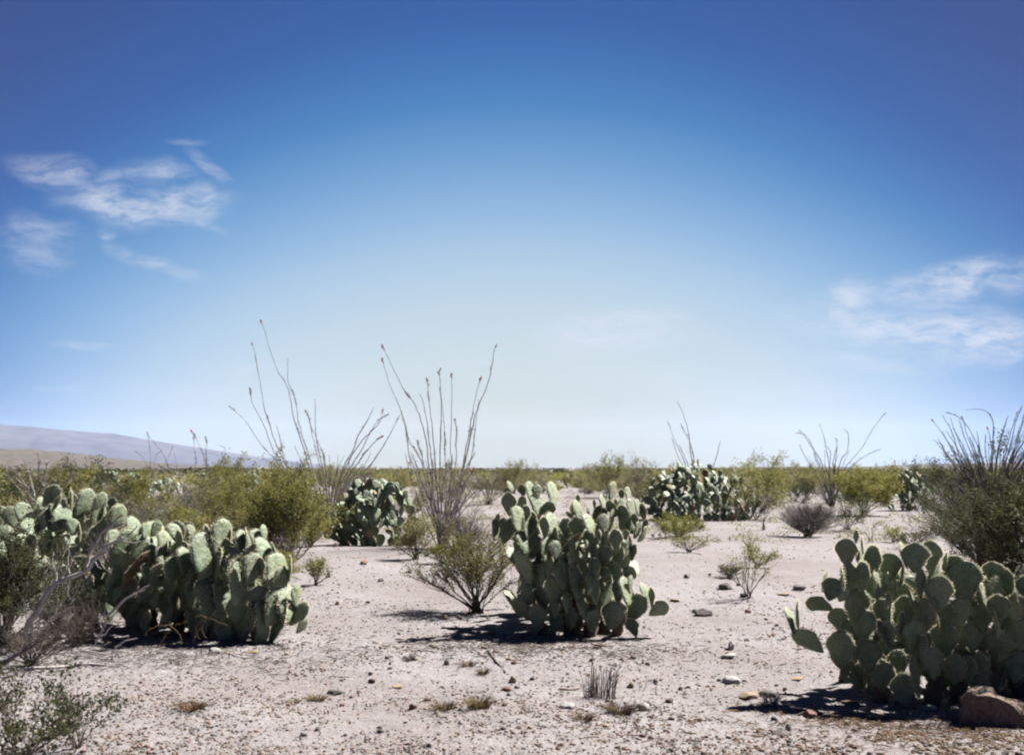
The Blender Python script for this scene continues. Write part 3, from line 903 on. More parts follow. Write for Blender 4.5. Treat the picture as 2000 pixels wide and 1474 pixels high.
ocotillo('thick dark fan of ocotillo canes at the right edge', 1935, 1020, 33, [
    [(1880,930),(1850,890),(1840,870),(1822,858)], [(1890,930),(1870,880),(1858,840),(1840,810)], [(1925,920),(1910,870),(1880,820),(1850,806)], [(1938,920),(1940,860),(1938,820),(1920,800),(1885,800)],
    [(1960,920),(1975,860),(1985,820),(1995,795)], [(1965,920),(1990,850),(2000,810)], [(1975,930),(2010,880),(2040,850)], [(1945,920),(1950,880),(1960,840),(1965,825)], [(1955,920),(1968,870),(1975,840),(1985,812),'F'],
    [(1905,930),(1885,880),(1870,850)], [(1915,930),(1905,880),(1895,855)], [(1930,930),(1925,880),(1925,850)]], 5, .040, 70, (1825, 815, 2070, 905), 'ocotillo_tip')
ocotillo('pale ocotillo canes fanning behind the left edge thicket', 78, 1040, 21.5, [
    [(55,985),(25,940),(5,925)], [(62,980),(45,940),(25,915)], [(68,980),(60,930),(48,905)], [(75,980),(76,930),(74,885)], [(82,980),(90,940),(92,905)], [(90,980),(110,940),(125,905)],
    [(95,985),(120,950),(150,910)], [(70,990),(50,960),(30,930)], [(80,990),(86,950),(84,920)], [(92,990),(125,955),(145,925)], [(65,985),(58,950),(56,920)]], 6, .026)
ocotillo('sparse pale ocotillo behind the left prickly pear', 379, 1032, 27.5, [
    [(357,985),(335,930),(320,890),(290,850),'F'], [(385,960),(382,900),(378,860),'F'], [(350,960),(325,925),(305,905)], [(398,970),(405,920),(390,870),(378,846),'F'], [(370,980),(350,930),(340,880)],
    [(392,980),(420,930),(440,880),(425,868)], [(366,985),(338,945),(320,915)], [(388,980),(392,930)], [(360,990),(345,970),(330,960)], [(382,980),(400,930),(403,880),(402,850)], [(376,990),(362,950),(352,920)]], 7, .026)
ocotillo('faint thin ocotillo among the scrub at far left', 300, 975, 55, [[(295,920),(292,870),(288,853),'F'], [(302,920),(306,890),(316,880)], [(310,930),(330,890),(338,870)], [(292,930),(280,895),(262,880)], [(300,930),(300,890)]], 8, .030)

# ------------------------------------------------------------------ shrubs


def shrub_data(seed, nst, Hh, Wd, nleaf, leaf, fork=3, lean=.0, low=.25, stemr=.012, clump=1.0, fr=(0.35, 1.0)):
    """returns list of main stems (MB each) and leaf triangles; unit: metres, base at the origin"""
    r = random.Random(seed)
    stems = []; twigs = []
    for i in range(nst):
        a = 2 * math.pi * (i + r.uniform(-.4, .4)) / nst
        out = r.uniform(.25, 1.0)
        tip = Vector((math.cos(a) * Wd / 2 * out, math.sin(a) * Wd / 2 * out * .9, Hh * r.uniform(.62, 1.0) * (1.08 - .60 * out ** 2)))
        tip.x += lean * Hh
        k = 6
        pts = [Vector((r.uniform(-.07, .07) * Wd, r.uniform(-.07, .07) * Wd, -.03))]
        for j in range(1, k + 1):
            t = j / k
            p = Vector((tip.x * t ** 1.05, tip.y * t ** 1.05, tip.z * t ** .9))
            p += Vector((r.uniform(-1, 1), r.uniform(-1, 1), r.uniform(-.5, .5))) * .03 * Hh
            pts.append(p)
        m = MB()
        sr = stemr * r.uniform(.6, 1.2)
        m.tube(pts, [sr * (1 - .7 * j / k) for j in range(k + 1)], 4)
        for q in range(fork):
            for z in range(2):
                j = r.randint(2, k - 1)
                p = pts[j].lerp(pts[j + 1], r.random())
                L = Hh * r.uniform(.16, .36)
                d = ((pts[j + 1] - pts[j]).normalized() + Vector((r.uniform(-.9, .9), r.uniform(-.9, .9), r.uniform(-.25, .6)))).normalized()
                p2 = p + d * L * .5; p3 = p2 + (d + Vector((r.uniform(-.4, .4), r.uniform(-.4, .4), r.uniform(-.1, .4)))).normalized() * L * .5
                m.tube([p, p2, p3], [sr * .4, sr * .3, sr * .15], 3)
                twigs.append((p, p2, p3))
                for y in range(2):
                    pp = p.lerp(p3, r.uniform(.3, .9))
                    d2 = (d + Vector((r.uniform(-1, 1), r.uniform(-1, 1), r.uniform(-.3, .8)))).normalized()
                    p4 = pp + d2 * L * .35; p5 = p4 + d2 * L * .25
                    m.tube([pp, p5], [sr * .22, sr * .1], 3)
                    twigs.append((pp, p4, p5))
        stems.append(m)
    if not nleaf: return stems, None
    g = np.random.default_rng(seed)
    tw = np.array([[tuple(a), tuple(b), tuple(c)] for a, b, c in twigs])
    wt = g.random(len(tw)) ** (clump * 2.6) + .02
    wt /= wt.sum()
    ti = g.choice(len(tw), nleaf, p=wt)
    t = g.uniform(.15, 1.05, nleaf)[:, None]
    P = np.where(t < .5, tw[ti, 0] + (tw[ti, 1] - tw[ti, 0]) * t * 2, tw[ti, 1] + (tw[ti, 2] - tw[ti, 1]) * (t - .5) * 2)
    P = P + g.normal(0, leaf * 1.3, (nleaf, 3))
    keep = P[:, 2] > low * Hh * g.random(nleaf)
    P = P[keep]; n = len(P)
    u = g.normal(size=(n, 3)); u[:, 2] = np.abs(u[:, 2]) + .2; u /= np.linalg.norm(u, axis=1)[:, None]
    w = np.cross(u, g.normal(size=(n, 3))); w /= np.linalg.norm(w, axis=1)[:, None]
    s = (leaf * g.uniform(.6, 1.4, n))[:, None]
    V = np.stack([P, P + u * s * .5 + w * s * .3, P + u * s, P + u * s * .5 - w * s * .3], 1).reshape(-1, 3)
    i0 = np.arange(n)[:, None] * 4
    return stems, (V, np.concatenate([i0, i0 + 1, i0 + 2, i0 + 3], 1))


def shrub(label, px, py, wpx, hpx, leafmat='creosote_leaf', seed=0, nst=12, nleaf=5000, leaf=.02, stemmat='creosote_stem', name='creosote_bush', cat='bush', lean=0, group=None, low=.25, stemr=.012, fork=3, clump=1.0, dist=None):
    p = G(px, py) if dist is None else onground(px, dist)
    s = p.y / F
    stems, lf = shrub_data(seed, nst, hpx * s, wpx * s, nleaf, leaf, lean=lean, low=low, stemr=stemr, fork=fork, clump=clump)
    e = ob(name, None, None, p)
    tag(e, label, cat, group)
    for m in stems: ob('branch', m.mesh('branch', stemmat), e)
    if lf is not None:
        o = ob('foliage', mk_mesh('foliage', lf[0], lf[1], leafmat), e); o['kind'] = 'stuff'
    return e


shrub('feathery creosote bush with dark bare twigs below, left of the centre cactus', 932, 1196, 225, 150, 'creosote_leaf', 3, 30, 11000, .021, low=.75, lean=-.12, stemr=.011, fork=5)
shrub('big yellow green creosote bush behind the left prickly pear', 560, 1118, 225, 185, 'creosote_leaf', 4, 26, 26000, .026, stemr=.012, fork=4)
shrub('yellowish creosote bush with open bare middle, left of the big one', 462, 1075, 180, 140, 'creosote_leaf', 5, 18, 11000, .030, low=.5, fork=3)
shrub('golden green creosote bush rising behind the big yellow green one', 510, 1050, 190, 120, 'creosote_leaf', 6, 20, 15000, .036)
shrub('low creosote sprig spilling onto the sand right of the left prickly pear', 618, 1142, 60, 50, 'creosote_leaf', 7, 9, 1100, .024)
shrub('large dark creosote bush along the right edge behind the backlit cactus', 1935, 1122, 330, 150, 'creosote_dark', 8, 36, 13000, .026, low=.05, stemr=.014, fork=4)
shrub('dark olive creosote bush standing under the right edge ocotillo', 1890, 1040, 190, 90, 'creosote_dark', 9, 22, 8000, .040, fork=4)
shrub('rounded olive creosote bush left of the shaded prickly pear', 1688, 1006, 130, 84, 'creosote_leaf', 10, 18, 12000, .050)
shrub('thin wiry creosote seedling alone on the open sand right of centre', 1462, 1168, 84, 118, 'creosote_pale', 11, 8, 620, .024, low=.35, stemr=.009, fork=2)
shrub('low mat of yellow green growth at the foot of the wide cactus mound', 1325, 1048, 118, 38, 'creosote_leaf', 12, 16, 5200, .034)
shrub('small yellow green tuft below the low green mat', 1345, 1078, 90, 34, 'creosote_pale', 13, 9, 900, .03)
shrub('pale scraggly shrub on the sand above the wiry seedling', 1478, 1108, 90, 42, 'creosote_leaf', 14, 9, 1000, .028)
shrub('low yellowish shrub between the rounded cactus and the centre ocotillo', 812, 1092, 110, 70, 'creosote_pale', 15, 14, 3000, .030)
shrub('green shrub at the foot of the centre ocotillo', 868, 1100, 80, 40, 'creosote_leaf', 16, 10, 2000, .026)
shrub('small olive shrub beside the right sand patch', 1655, 1035, 90, 66, 'creosote_dark', 17, 12, 2200, .036)
shrub('low green sprig on the sand beyond the backlit cactus', 1745, 1058, 60, 26, 'creosote_leaf', 18, 8, 700, .03)
shrub('dark low sprig behind the top pads of the backlit cactus', 1790, 1070, 90, 34, 'creosote_dark', 19, 10, 1100, .03)
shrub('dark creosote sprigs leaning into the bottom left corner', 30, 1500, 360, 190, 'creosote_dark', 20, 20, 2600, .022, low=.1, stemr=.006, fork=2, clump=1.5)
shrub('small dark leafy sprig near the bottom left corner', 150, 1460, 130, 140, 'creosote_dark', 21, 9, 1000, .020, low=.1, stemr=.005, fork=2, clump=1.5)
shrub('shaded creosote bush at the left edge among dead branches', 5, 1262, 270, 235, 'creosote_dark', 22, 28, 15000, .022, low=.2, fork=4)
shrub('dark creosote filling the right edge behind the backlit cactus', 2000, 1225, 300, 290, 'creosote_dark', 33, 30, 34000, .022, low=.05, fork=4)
shrub('dark leafless brush on the ground at the left edge', 60, 1300, 190, 90, seed=34, nst=40, nleaf=0, stemmat='creosote_stem', name='dead_bush', stemr=.006, fork=4)
shrub('dark dead brush in the shade left of the left cactus', 150, 1262, 180, 90, seed=41, nst=44, nleaf=0, stemmat='creosote_stem', name='dead_bush', stemr=.005, fork=4)
shrub('low dark creosote under the dead branch', 110, 1235, 170, 120, 'creosote_dark', 42, 16, 6000, .020, low=.1, fork=4)
shrub('dense grey dead twigs tangled in front of the left thicket', 205, 1180, 150, 130, seed=35, nst=36, nleaf=0, stemmat='grey_twig', name='dead_bush', stemr=.005, fork=4)
shrub('grey dead twigs sprawling over the pads at the top of the left cactus', 285, 1110, 150, 110, seed=36, nst=30, nleaf=0, stemmat='grey_twig', name='dead_bush', stemr=.006, fork=4)
shrub('tall dark creosote added just beyond the right edge to shade the backlit cactus', 2200, 1160, 300, 470, 'creosote_dark', 37, 40, 52000, .030, low=.03, fork=5, dist=9.6)  # bush added outside the view to cast shade on the right cactus
shrub('dark bare upright twigs at the right edge under the ocotillo fan', 1935, 1108, 330, 205, seed=45, nst=90, nleaf=0, stemmat='creosote_stem', name='dead_bush', stemr=.012, fork=4)
for i, (lab, px, py, w, h) in enumerate([('grey dry bush behind the left cactus, near the yellow creosote', 430, 1052, 130, 90), ('grey dry bush behind the middle of the left cactus', 330, 1050, 130, 84), ('grey dry bush above the left thicket', 185, 1015, 130, 80),
                                         ('grey dry bush at the foot of the left ocotillo', 700, 1010, 110, 80), ('grey dry bush at the far left under the tan hill', 90, 995, 130, 74), ('grey dry bush at the foot of the centre ocotillo', 905, 1075, 110, 80), ('low grey twigs left of the small wiry seedling', 1425, 1128, 60, 26)]):
    shrub(lab, px, py, w, h, seed=60 + i, nst=46, nleaf=0, stemmat='grey_twig', name='dead_bush', stemr=.009, fork=5)
shrub('pale bare twigs sprawling over the dark brush at the left edge', 70, 1262, 190, 150, seed=72, nst=22, nleaf=0, stemmat='dead_wood', name='dead_bush', stemr=.004, fork=3)
shrub('pale bare twigs hanging over the top of the left cactus', 250, 1150, 170, 130, seed=73, nst=20, nleaf=0, stemmat='dead_wood', name='dead_bush', stemr=.004, fork=3)
shrub('leafy creosote growing through the left edge thicket', 95, 1150, 150, 130, 'creosote_dark', 23, 14, 3500, .024, low=.3)
shrub('olive creosote behind the thicket at the far left edge', 5, 1075, 170, 150, 'creosote_dark', 24, 16, 9000, .034)
shrub('dome of grey leafless brush on the right sand patch', 1578, 1048, 125, 66, seed=25, nst=110, nleaf=0, stemmat='grey_twig', name='dead_bush', cat='bush', stemr=.008, fork=7)
shrub('bare grey shrub left of the wide cactus mound', 1250, 1000, 80, 96, seed=26, nst=34, nleaf=0, stemmat='grey_twig', name='dead_bush', cat='bush', stemr=.014, fork=4)
shrub('bare grey twigs behind the feathery creosote', 960, 1092, 110, 66, seed=27, nst=16, nleaf=0, stemmat='creosote_stem', name='dead_bush', cat='bush', stemr=.008)
shrub('bare grey shrub on pale sand behind the centre cactus at left', 955, 985, 110, 70, seed=28, nst=30, nleaf=0, stemmat='grey_twig', name='dead_bush', cat='bush', stemr=.014, fork=4)
shrub('dead grey bush behind the left prickly pear top', 265, 1050, 90, 60, seed=29, nst=30, nleaf=0, stemmat='grey_twig', name='dead_bush', cat='bush', stemr=.009, fork=4)
shrub('grey dry shrub at the foot of the left pale ocotillo', 420, 1020, 100, 60, seed=30, nst=26, nleaf=0, stemmat='grey_twig', name='dead_bush', cat='bush', stemr=.012, fork=4)
shrub('thin bare twigs standing alone right of the wide cactus mound', 1492, 1035, 60, 100, seed=31, nst=5, nleaf=0, stemmat='grey_twig', name='dead_bush', cat='bush', stemr=.012, fork=1)
shrub('bare twigs crossing behind the top of the backlit cactus', 1700, 1060, 80, 70, seed=32, nst=6, nleaf=0, stemmat='grey_twig', name='dead_bush', cat='bush', stemr=.008, fork=1)

# scrub standing through the middle and far distance: shared templates, each bush its own object
TPL = []
for i, (mt, nl, lf, nst, Hh, Wd) in enumerate([('creosote_leaf', 4200, .05, 16, 1.5, 2.2), ('creosote_pale', 3600, .05, 14, 1.4, 2.1), ('creosote_dark', 4200, .05, 16, 1.4, 2.3),
                                           ('creosote_leaf', 3200, .055, 12, 1.1, 1.8), ('creosote_pale', 2600, .05, 14, 1.2, 2.4), (None, 0, .05, 30, 1.2, 1.8)]):
    stems, l_ = shrub_data(200 + i, nst, Hh, Wd, nl, lf, stemr=.012 if mt else .016, fork=3)
    mb = MB()
    for m in stems:
        off = mb.n
        mb.V += m.V; mb.Q += [tuple(a + off for a in q) for q in m.Q]; mb.T += [tuple(a + off for a in q) for q in m.T]; mb.n += m.n
    TPL.append((mb.mesh('branch', 'creosote_stem' if mt else 'grey_twig'), mk_mesh('foliage', l_[0], l_[1], mt) if l_ is not None else None))


def scrub_bush(px, d, sc, k, label, group):
    e = ob('creosote_bush' if k < 5 else 'dead_bush', None, None, onground(px, d))
    tag(e, label, 'bush', group)
    e.rotation_euler = (0, 0, random.uniform(0, 6.28))
    e.scale = (sc * random.uniform(.85, 1.2), sc * random.uniform(.85, 1.2), sc * random.uniform(.85, 1.1))
    ob('branch', TPL[k][0], e)
    if TPL[k][1] is not None:
        f = ob('foliage', TPL[k][1], e); f['kind'] = 'stuff'


NAMED = [(1000, 66, 1.25, 1, 'yellowish creosote bush on the skyline behind the centre cactus top'), (1190, 60, 1.45, 1, 'broad pale creosote bush on the skyline right of centre'), (1240, 62, 1.3, 4, 'pale low bush beside the broad skyline creosote'),
         (775, 62, 1.3, 1, 'yellow green bush on the skyline above the rounded cactus'), (1480, 50, 1.4, 0, 'green creosote bush right of the wide cactus mound'), (1548, 56, 1.3, 1, 'pale creosote bush left of the red flowered ocotillo'),
         (1300, 55, 1.2, 4, 'pale yellow bush behind the left part of the wide cactus mound'), (1440, 60, 1.2, 4, 'faint bush just right of the wide mound top'), (1800, 55, 1.3, 2, 'dark bush behind the shaded prickly pear'),
         (50, 34, 1.2, 2, 'dark green bush behind the left edge ocotillo'), (160, 45, 1.2, 2, 'dark bush right of the left edge ocotillo'), (440, 48, 1.3, 0, 'green bush behind the pale twiggy ocotillo'), (1870, 48, 1.3, 2, 'dark bush behind the canes at the right edge'),
         (660, 70, 1.3, 4, 'pale bush seen through the canes of the left ocotillo'), (880, 70, 1.2, 4, 'pale bush seen through the canes of the centre ocotillo'), (1730, 50, 1.1, 0, 'olive bush between the rounded creosote and the shaded cactus')]
for px, d, sc, k, lab in NAMED: scrub_bush(px, d, sc, k, lab, None)
rb = random.Random(77)
cnt = -60
ZN = [(-250, 330, 'scrub below the hazy mountain', (0, 2, 2, 3, 5)), (330, 700, 'scrub behind the left ocotillo', (0, 1, 3, 4, 5)), (700, 1300, 'pale scrub behind the clearing', (1, 4, 4, 3, 5)), (1300, 1700, 'scrub right of the wide mound', (0, 1, 3, 4, 5)), (1700, 2250, 'dark scrub below the right horizon', (2, 2, 0, 3, 5))]
while cnt < 130:
    d = 34 * math.exp(rb.random() * 1.5)
    px = rb.uniform(-250, 2250)
    if cnt < 0:
        d = rb.uniform(27, 60) if cnt < -15 else rb.uniform(48, 90); px = rb.uniform(-250, 940) if cnt < -15 else rb.uniform(1300, 2250)
        if cnt < -15 and d < 36 and (215 < px < 350 or 600 < px < 960): continue
    if 900 < px < 1290 and d < 62: continue
    if 1500 < px < 1850 and d < 52: continue
    z = [q for q in ZN if q[0] <= px < q[1]][0]
    k = rb.choice(z[3])
    kind = {0: 'green', 1: 'yellowish', 2: 'dark olive', 3: 'small green', 4: 'pale', 5: 'bare grey'}[k]
    scrub_bush(px, d, rb.uniform(.55, 1.15), k, '%s bush, among many in %s' % (kind, z[2]), '%s bushes in the %s' % (kind, z[2]))
    cnt += 1


XZ = [(40, -80, 560, 13.5, 21, (2, 5, 5, 5, 3), .40, .62, 'brush tangled between the two left cacti'), (24, -80, 620, 20, 32, (5, 5, 1, 2, 3), .5, .85, 'brush behind the left cacti'),
      (34, 1480, 2150, 46, 80, (0, 1, 2, 3), .6, 1.0, 'scrub band behind the right sand patch'), (30, 920, 1320, 66, 110, (1, 4, 4, 3), .6, 1.0, 'pale scrub strip above the centre cactus')]
for n_, x0, x1, d0_, d1_, ks, s0, s1, zl in XZ:
    for i in range(n_):
        k = rb.choice(ks)
        kind = {0: 'green', 1: 'yellowish', 2: 'dark olive', 3: 'small green', 4: 'pale', 5: 'bare grey'}[k]
        scrub_bush(rb.uniform(x0, x1), rb.uniform(d0_, d1_), rb.uniform(s0, s1), k, '%s bush in the %s' % (kind, zl), '%s bushes in the %s' % (kind, zl))


def far_scrub(name, label, d0, d1, n, seed, m, hmax, kk=14, sz=(.12, .30)):
    """uncountable far scrub: leafy clumps joined into one mass"""
    g = np.random.default_rng(seed)
    V = []; q = []
    d = d0 * np.exp(g.random(n) * math.log(d1 / d0))
    px = g.uniform(-500, 2500, n)
    x = (px - 1000) / F * d
    z = hgt(x, d)
    k = kk
    h = g.uniform(.5, 1, n) * hmax
    P = np.repeat(np.stack([x, d, z], 1), k, 0)
    hh = np.repeat(h, k)
    a = g.uniform(0, 6.283, n * k); rr = np.sqrt(g.random(n * k)) * hh * 1.1
    P[:, 0] += np.cos(a) * rr; P[:, 1] += np.sin(a) * rr
    P[:, 2] += hh * (1 - (rr / (hh * 1.2)) ** 2) * g.uniform(.1, 1, n * k)
    N = n * k
    s = (hh * g.uniform(*sz, N))[:, None]
    u = g.normal(size=(N, 3)); u /= np.linalg.norm(u, axis=1)[:, None]
    w = np.cross(u, g.normal(size=(N, 3))); w /= np.linalg.norm(w, axis=1)[:, None]
    V = np.stack([P - u * s, P + w * s, P + u * s, P - w * s], 1).reshape(-1, 3)
    i0 = np.arange(N)[:, None] * 4
    o = ob(name, mk_mesh(name, V, np.concatenate([i0, i0 + 1, i0 + 2, i0 + 3], 1), m))
    return tag(o, label, kind='stuff')


far_scrub('scrub', 'low olive desert scrub thinning out towards the horizon', 90, 900, 5200, 1, 'creosote_leaf', 1.1, 40, (.05, .14))
far_scrub('scrub', 'dark low scrub filling the far plain up to the horizon', 220, 3500, 5200, 2, 'creosote_dark', 1.5)
far_scrub('ground_cover', 'ankle high pale dry growth scattered over the middle distance', 26, 160, 2600, 3, 'creosote_pale', .26, 40, (.05, .12))

# ------------------------------------------------------------------ stones, gravel, litter
ICO_V = []; t_ = (1 + 5 ** .5) / 2
for a, b in ((-1, t_), (1, t_), (-1, -t_), (1, -t_)):
    ICO_V += [(a, b, 0)]
for a, b in ((-1, t_), (1, t_), (-1, -t_), (1, -t_)):
    ICO_V += [(0, a, b)]
for a, b in ((t_, -1), (t_, 1), (-t_, -1), (-t_, 1)):
    ICO_V += [(a, 0, b)]
ICO_V = np.array(ICO_V, float) / math.sqrt(1 + t_ * t_)
ICO_F = np.array([(0, 11, 5), (0, 5, 1), (0, 1, 7), (0, 7, 10), (0, 10, 11), (1, 5, 9), (5, 11, 4), (11, 10, 2), (10, 7, 6), (7, 1, 8),
                  (3, 9, 4), (3, 4, 2), (3, 2, 6), (3, 6, 8), (3, 8, 9), (4, 9, 5), (2, 4, 11), (6, 2, 10), (8, 6, 7), (9, 8, 1)])


def gravel(name, label, n, x_of, smin, smax, seed, mats, power=2.2):
    g = np.random.default_rng(seed)
    x, y = x_of(g, n * 2)
    fld = np.sin(x * 2.3 + 1.1 * np.sin(y * 1.7)) + np.sin(y * 3.1 + 1.3 * np.sin(x * 2.9)) + .8 * np.sin(x * 7.1 + y * 5.3) + .6 * np.sin(y * 11 - x * 9)
    kp = np.argsort(-(fld + g.normal(0, 1.3, n * 2)))[:n]
    x, y = x[kp], y[kp]
    z = hgt(x, y)
    s = smin + (smax - smin) * g.random(n) ** power
    sc = np.stack([s * g.uniform(.8, 1.3, n), s * g.uniform(.7, 1.1, n), s * g.uniform(.4, .75, n)], 1)
    V = ICO_V[None] * (1 + g.uniform(-.22, .22, (n, 12, 1))) * sc[:, None, :]
    a = g.uniform(0, 6.283, n)
    c, si = np.cos(a)[:, None], np.sin(a)[:, None]
    X_ = V[:, :, 0] * c - V[:, :, 1] * si; Y_ = V[:, :, 0] * si + V[:, :, 1] * c
    V = np.stack([X_ + x[:, None], Y_ + y[:, None], V[:, :, 2] + (z + sc[:, 2] * .35)[:, None]], -1).reshape(-1, 3)
    T = (ICO_F[None] + np.arange(n)[:, None, None] * 12).reshape(-1, 3)
    mi = np.repeat(g.choice(len(mats), n), 20)
    o = ob(name, mk_mesh(name, V, T, mats, False, mi))
    return tag(o, label, kind='stuff')


def wedge(d0, d1, p=1.0, m=.47):
    def f(g, n):
        d = d0 * (d1 / d0) ** (g.random(n) ** p)
        return g.uniform(-m, m, n) * d, d
    return f


SM = ['stone_grey', 'stone_red', 'stone_tan', 'stone_tan', 'stone_grey', 'stone_tan']
gravel('gravel', 'fine brown and grey gravel over the foreground sand', 26000, wedge(6.2, 15, 1.3), .003, .013, 1, SM, 2.2)
gravel('gravel', 'brown clods and chips over the clearing', 1500, wedge(6.2, 17, 1.2), .007, .020, 4, ['stone_grey', 'stone_red', 'stone_tan'], 2.6)
gravel('gravel', 'sparser pebbles over the sand further back', 9000, wedge(11, 42, 1.1), .005, .020, 2, SM, 2.4)


def around(px, d, sx, sy):
    def f(g, n):
        return (px - 1000) / F * d + g.normal(0, sx, n), d + g.normal(0, sy, n)
    return f


gravel('gravel', 'broken pale rubble below the backlit cactus at lower right', 1500, around(1850, 7.35, .75, .28), .005, .024, 3, SM, 2.2)


def litter(label, n, pf, seed, m, L=(.03, .12)):
    g = random.Random(seed); gg = np.random.default_rng(seed)
    xs, ys = pf(gg, n)
    mb = MB()
    for x, y in zip(xs, ys):
        z = float(hgt(x, y)) + .006
        a = g.uniform(0, 6.28); l = g.uniform(*L)
        mid = Vector((x + math.cos(a) * l * .5, y + math.sin(a) * l * .5, z + g.uniform(0, .018)))
        mb.tube([(x, y, z), mid, (x + math.cos(a + .3) * l, y + math.sin(a + .3) * l, z + g.uniform(0, .012))], g.uniform(.0012, .004), 3)
    o = ob('plant_litter', mb.mesh('plant_litter', m))
    return tag(o, label, kind='stuff')


gravel('gravel', 'coarse grit along the bottom edge of the picture', 12000, wedge(6.0, 8.6, 1.0), .003, .012, 5, SM, 2.0)
litter('grey twig litter on the ground under the left cacti', 1700, around(230, 10.6, 1.0, .6), 1, 'grey_twig')
litter('brown twig litter spread over the foreground sand', 900, wedge(6.4, 13), 2, 'creosote_stem', (.015, .07))
litter('dry twig litter under the backlit cactus', 900, around(1780, 7.9, .7, .35), 3, 'brown_grass')
litter('dark twig litter under the centre cactus and creosote', 1000, around(1040, 11.3, .8, .5), 4, 'creosote_stem')


def stone_mesh(seed, m, flat=.6, angular=.3):
    r = random.Random(seed)
    import bmesh
    bm = bmesh.new()
    bmesh.ops.create_icosphere(bm, subdivisions=2, radius=1)
    pl = [(Vector((r.gauss(0, 1), r.gauss(0, 1), r.gauss(0, .8))).normalized(), r.uniform(.55, .85)) for _ in range(9)]
    for v in bm.verts:
        for n, dd in pl:
            k = v.co.dot(n)
            if k > dd: v.co -= n * (k - dd)
        v.co *= 1 + .07 * mnoise.noise(v.co * 2.5 + Vector((seed, 0, 0)))
        v.co.z *= flat
    me = bpy.data.meshes.new('stone'); bm.to_mesh(me); bm.free()
    me.materials.append(MATS[m])
    return me


def stone(label, px, py, wpx, hpx, m, seed, group=None, rot=0, name='stone'):
    p = G(px, py)
    s = p.y / F
    o = ob(name, stone_mesh(seed, m, 1.0), None, p + Vector((0, 0, hpx * s * .28)))
    o.scale = (wpx * s / 1.75, max(wpx, hpx) * s / 2.2, hpx * s / 1.7)
    o.rotation_euler = (0, 0, rot)
    return tag(o, label, 'rock' if name == 'rock' else 'stone', group)


ST = [('white block of stone at the sunlit front edge of the left cactus shadow', 418, 1276, 24, 16, 'stone_white'), ('flat white stone left of the backlit cactus shadow', 1424, 1284, 40, 12, 'stone_white'),
      ('small upright white stone behind the flat white one', 1428, 1268, 14, 20, 'stone_white'), ('long pale stone at the tip of the backlit cactus shadow', 1428, 1332, 46, 16, 'stone_white'),
      ('pale flat stone left of the dry stalk clump', 1106, 1382, 34, 14, 'stone_white'), ('white quartz stone right of the dry stalk clump', 1254, 1386, 26, 20, 'stone_white'),
      ('upright white chip by the dark hollow at the bottom right', 1541, 1424, 18, 16, 'stone_white'), ('dark rounded stone in place of the hollow next to the upright white chip', 1527, 1434, 34, 14, 'stone_grey'),  # dark stone stands in for the dark hollow beside the chip
      ('rust coloured slab leaning below the shadow of the backlit cactus', 1582, 1400, 30, 20, 'stone_red'), ('brown pointed stone left of the dry stalk clump', 1001, 1332, 16, 14, 'stone_tan'),
      ('curved orange brown stone below the pointed one', 990, 1348, 26, 10, 'stone_red'), ('round brick red stone in the open foreground', 807, 1384, 18, 14, 'stone_red'), ('dark wedge stone in the left foreground', 655, 1354, 32, 12, 'stone_grey'),
      ('tan flat stone left of centre foreground', 778, 1342, 26, 8, 'stone_tan'), ('grey stone on the sand right of the centre cactus', 1374, 1202, 34, 16, 'stone_grey'), ('brown stone above the sand right of the centre cactus', 1318, 1174, 26, 8, 'stone_tan'),
      ('triangular brown stone standing right of the dry stalks', 1232, 1342, 12, 14, 'stone_tan'), ('triangular tan stone below the standing one', 1308, 1370, 18, 12, 'stone_tan'), ('brown stone on the pale sand behind the clearing', 711, 1102, 18, 12, 'stone_red'),
      ('dark pebble cluster stone near the bottom edge, left of centre', 744, 1430, 20, 10, 'stone_grey'), ('dark stone with lit top near the bottom left', 592, 1438, 18, 12, 'stone_grey'), ('small brown stone right of the left cactus', 658, 1180, 10, 8, 'stone_red'),
      ('grey brown stone left of the wiry seedling', 1418, 1150, 34, 16, 'stone_grey'), ('second grey brown stone beside the wiry seedling', 1452, 1166, 18, 10, 'stone_grey'), ('pink stone on the sand between the clearing and the backlit cactus', 1460, 1196, 16, 10, 'stone_red'),
      ('dark stone at the upper left of the backlit cactus', 1560, 1152, 30, 14, 'stone_grey'), ('orange stone in the sand right of the wiry seedling', 1530, 1162, 26, 6, 'stone_tan'), ('buried brown rubble stone below the shadow of the backlit cactus', 1462, 1362, 44, 16, 'stone_tan'),
      ('mossy grey rubble stone right of the buried one', 1500, 1358, 34, 14, 'stone_grey'), ('pale broken stone under the dark cactus at lower right', 1775, 1378, 50, 18, 'stone_tan'), ('pale greenish stone right of the broken one', 1818, 1386, 34, 16, 'stone_white'),
      ('brown rock in the shade under the low pads at lower right', 1895, 1375, 60, 20, 'rock_orange'), ('pink stone perched beside the big orange rock', 1938, 1332, 28, 18, 'stone_red'), ('orange stone in the shade of the wide cactus mound', 1428, 1014, 16, 7, 'stone_tan'),
      ('pale stone in the gap under the rounded cactus', 728, 1042, 14, 10, 'stone_tan'), ('light stone at the bottom left of the rounded cactus', 655, 1068, 12, 11, 'stone_tan'), ('sunlit stone in the shade of the left cactus', 334, 1248, 14, 10, 'stone_tan'),
      ('pale stone in the dark gap under the left cactus', 293, 1208, 16, 16, 'stone_tan'), ('pinkish stone left of the dark gap under the left cactus', 362, 1260, 12, 9, 'stone_tan'), ('tan stone among twigs at the left edge', 118, 1222, 30, 16, 'stone_tan'),
      ('second tan stone among twigs at the left edge', 150, 1210, 26, 14, 'stone_tan')]
for i, (lab, px, py, w, h, m) in enumerate(ST): stone(lab, px, py, w, h, m, 500 + i, rot=(i * 1.7) % 3)

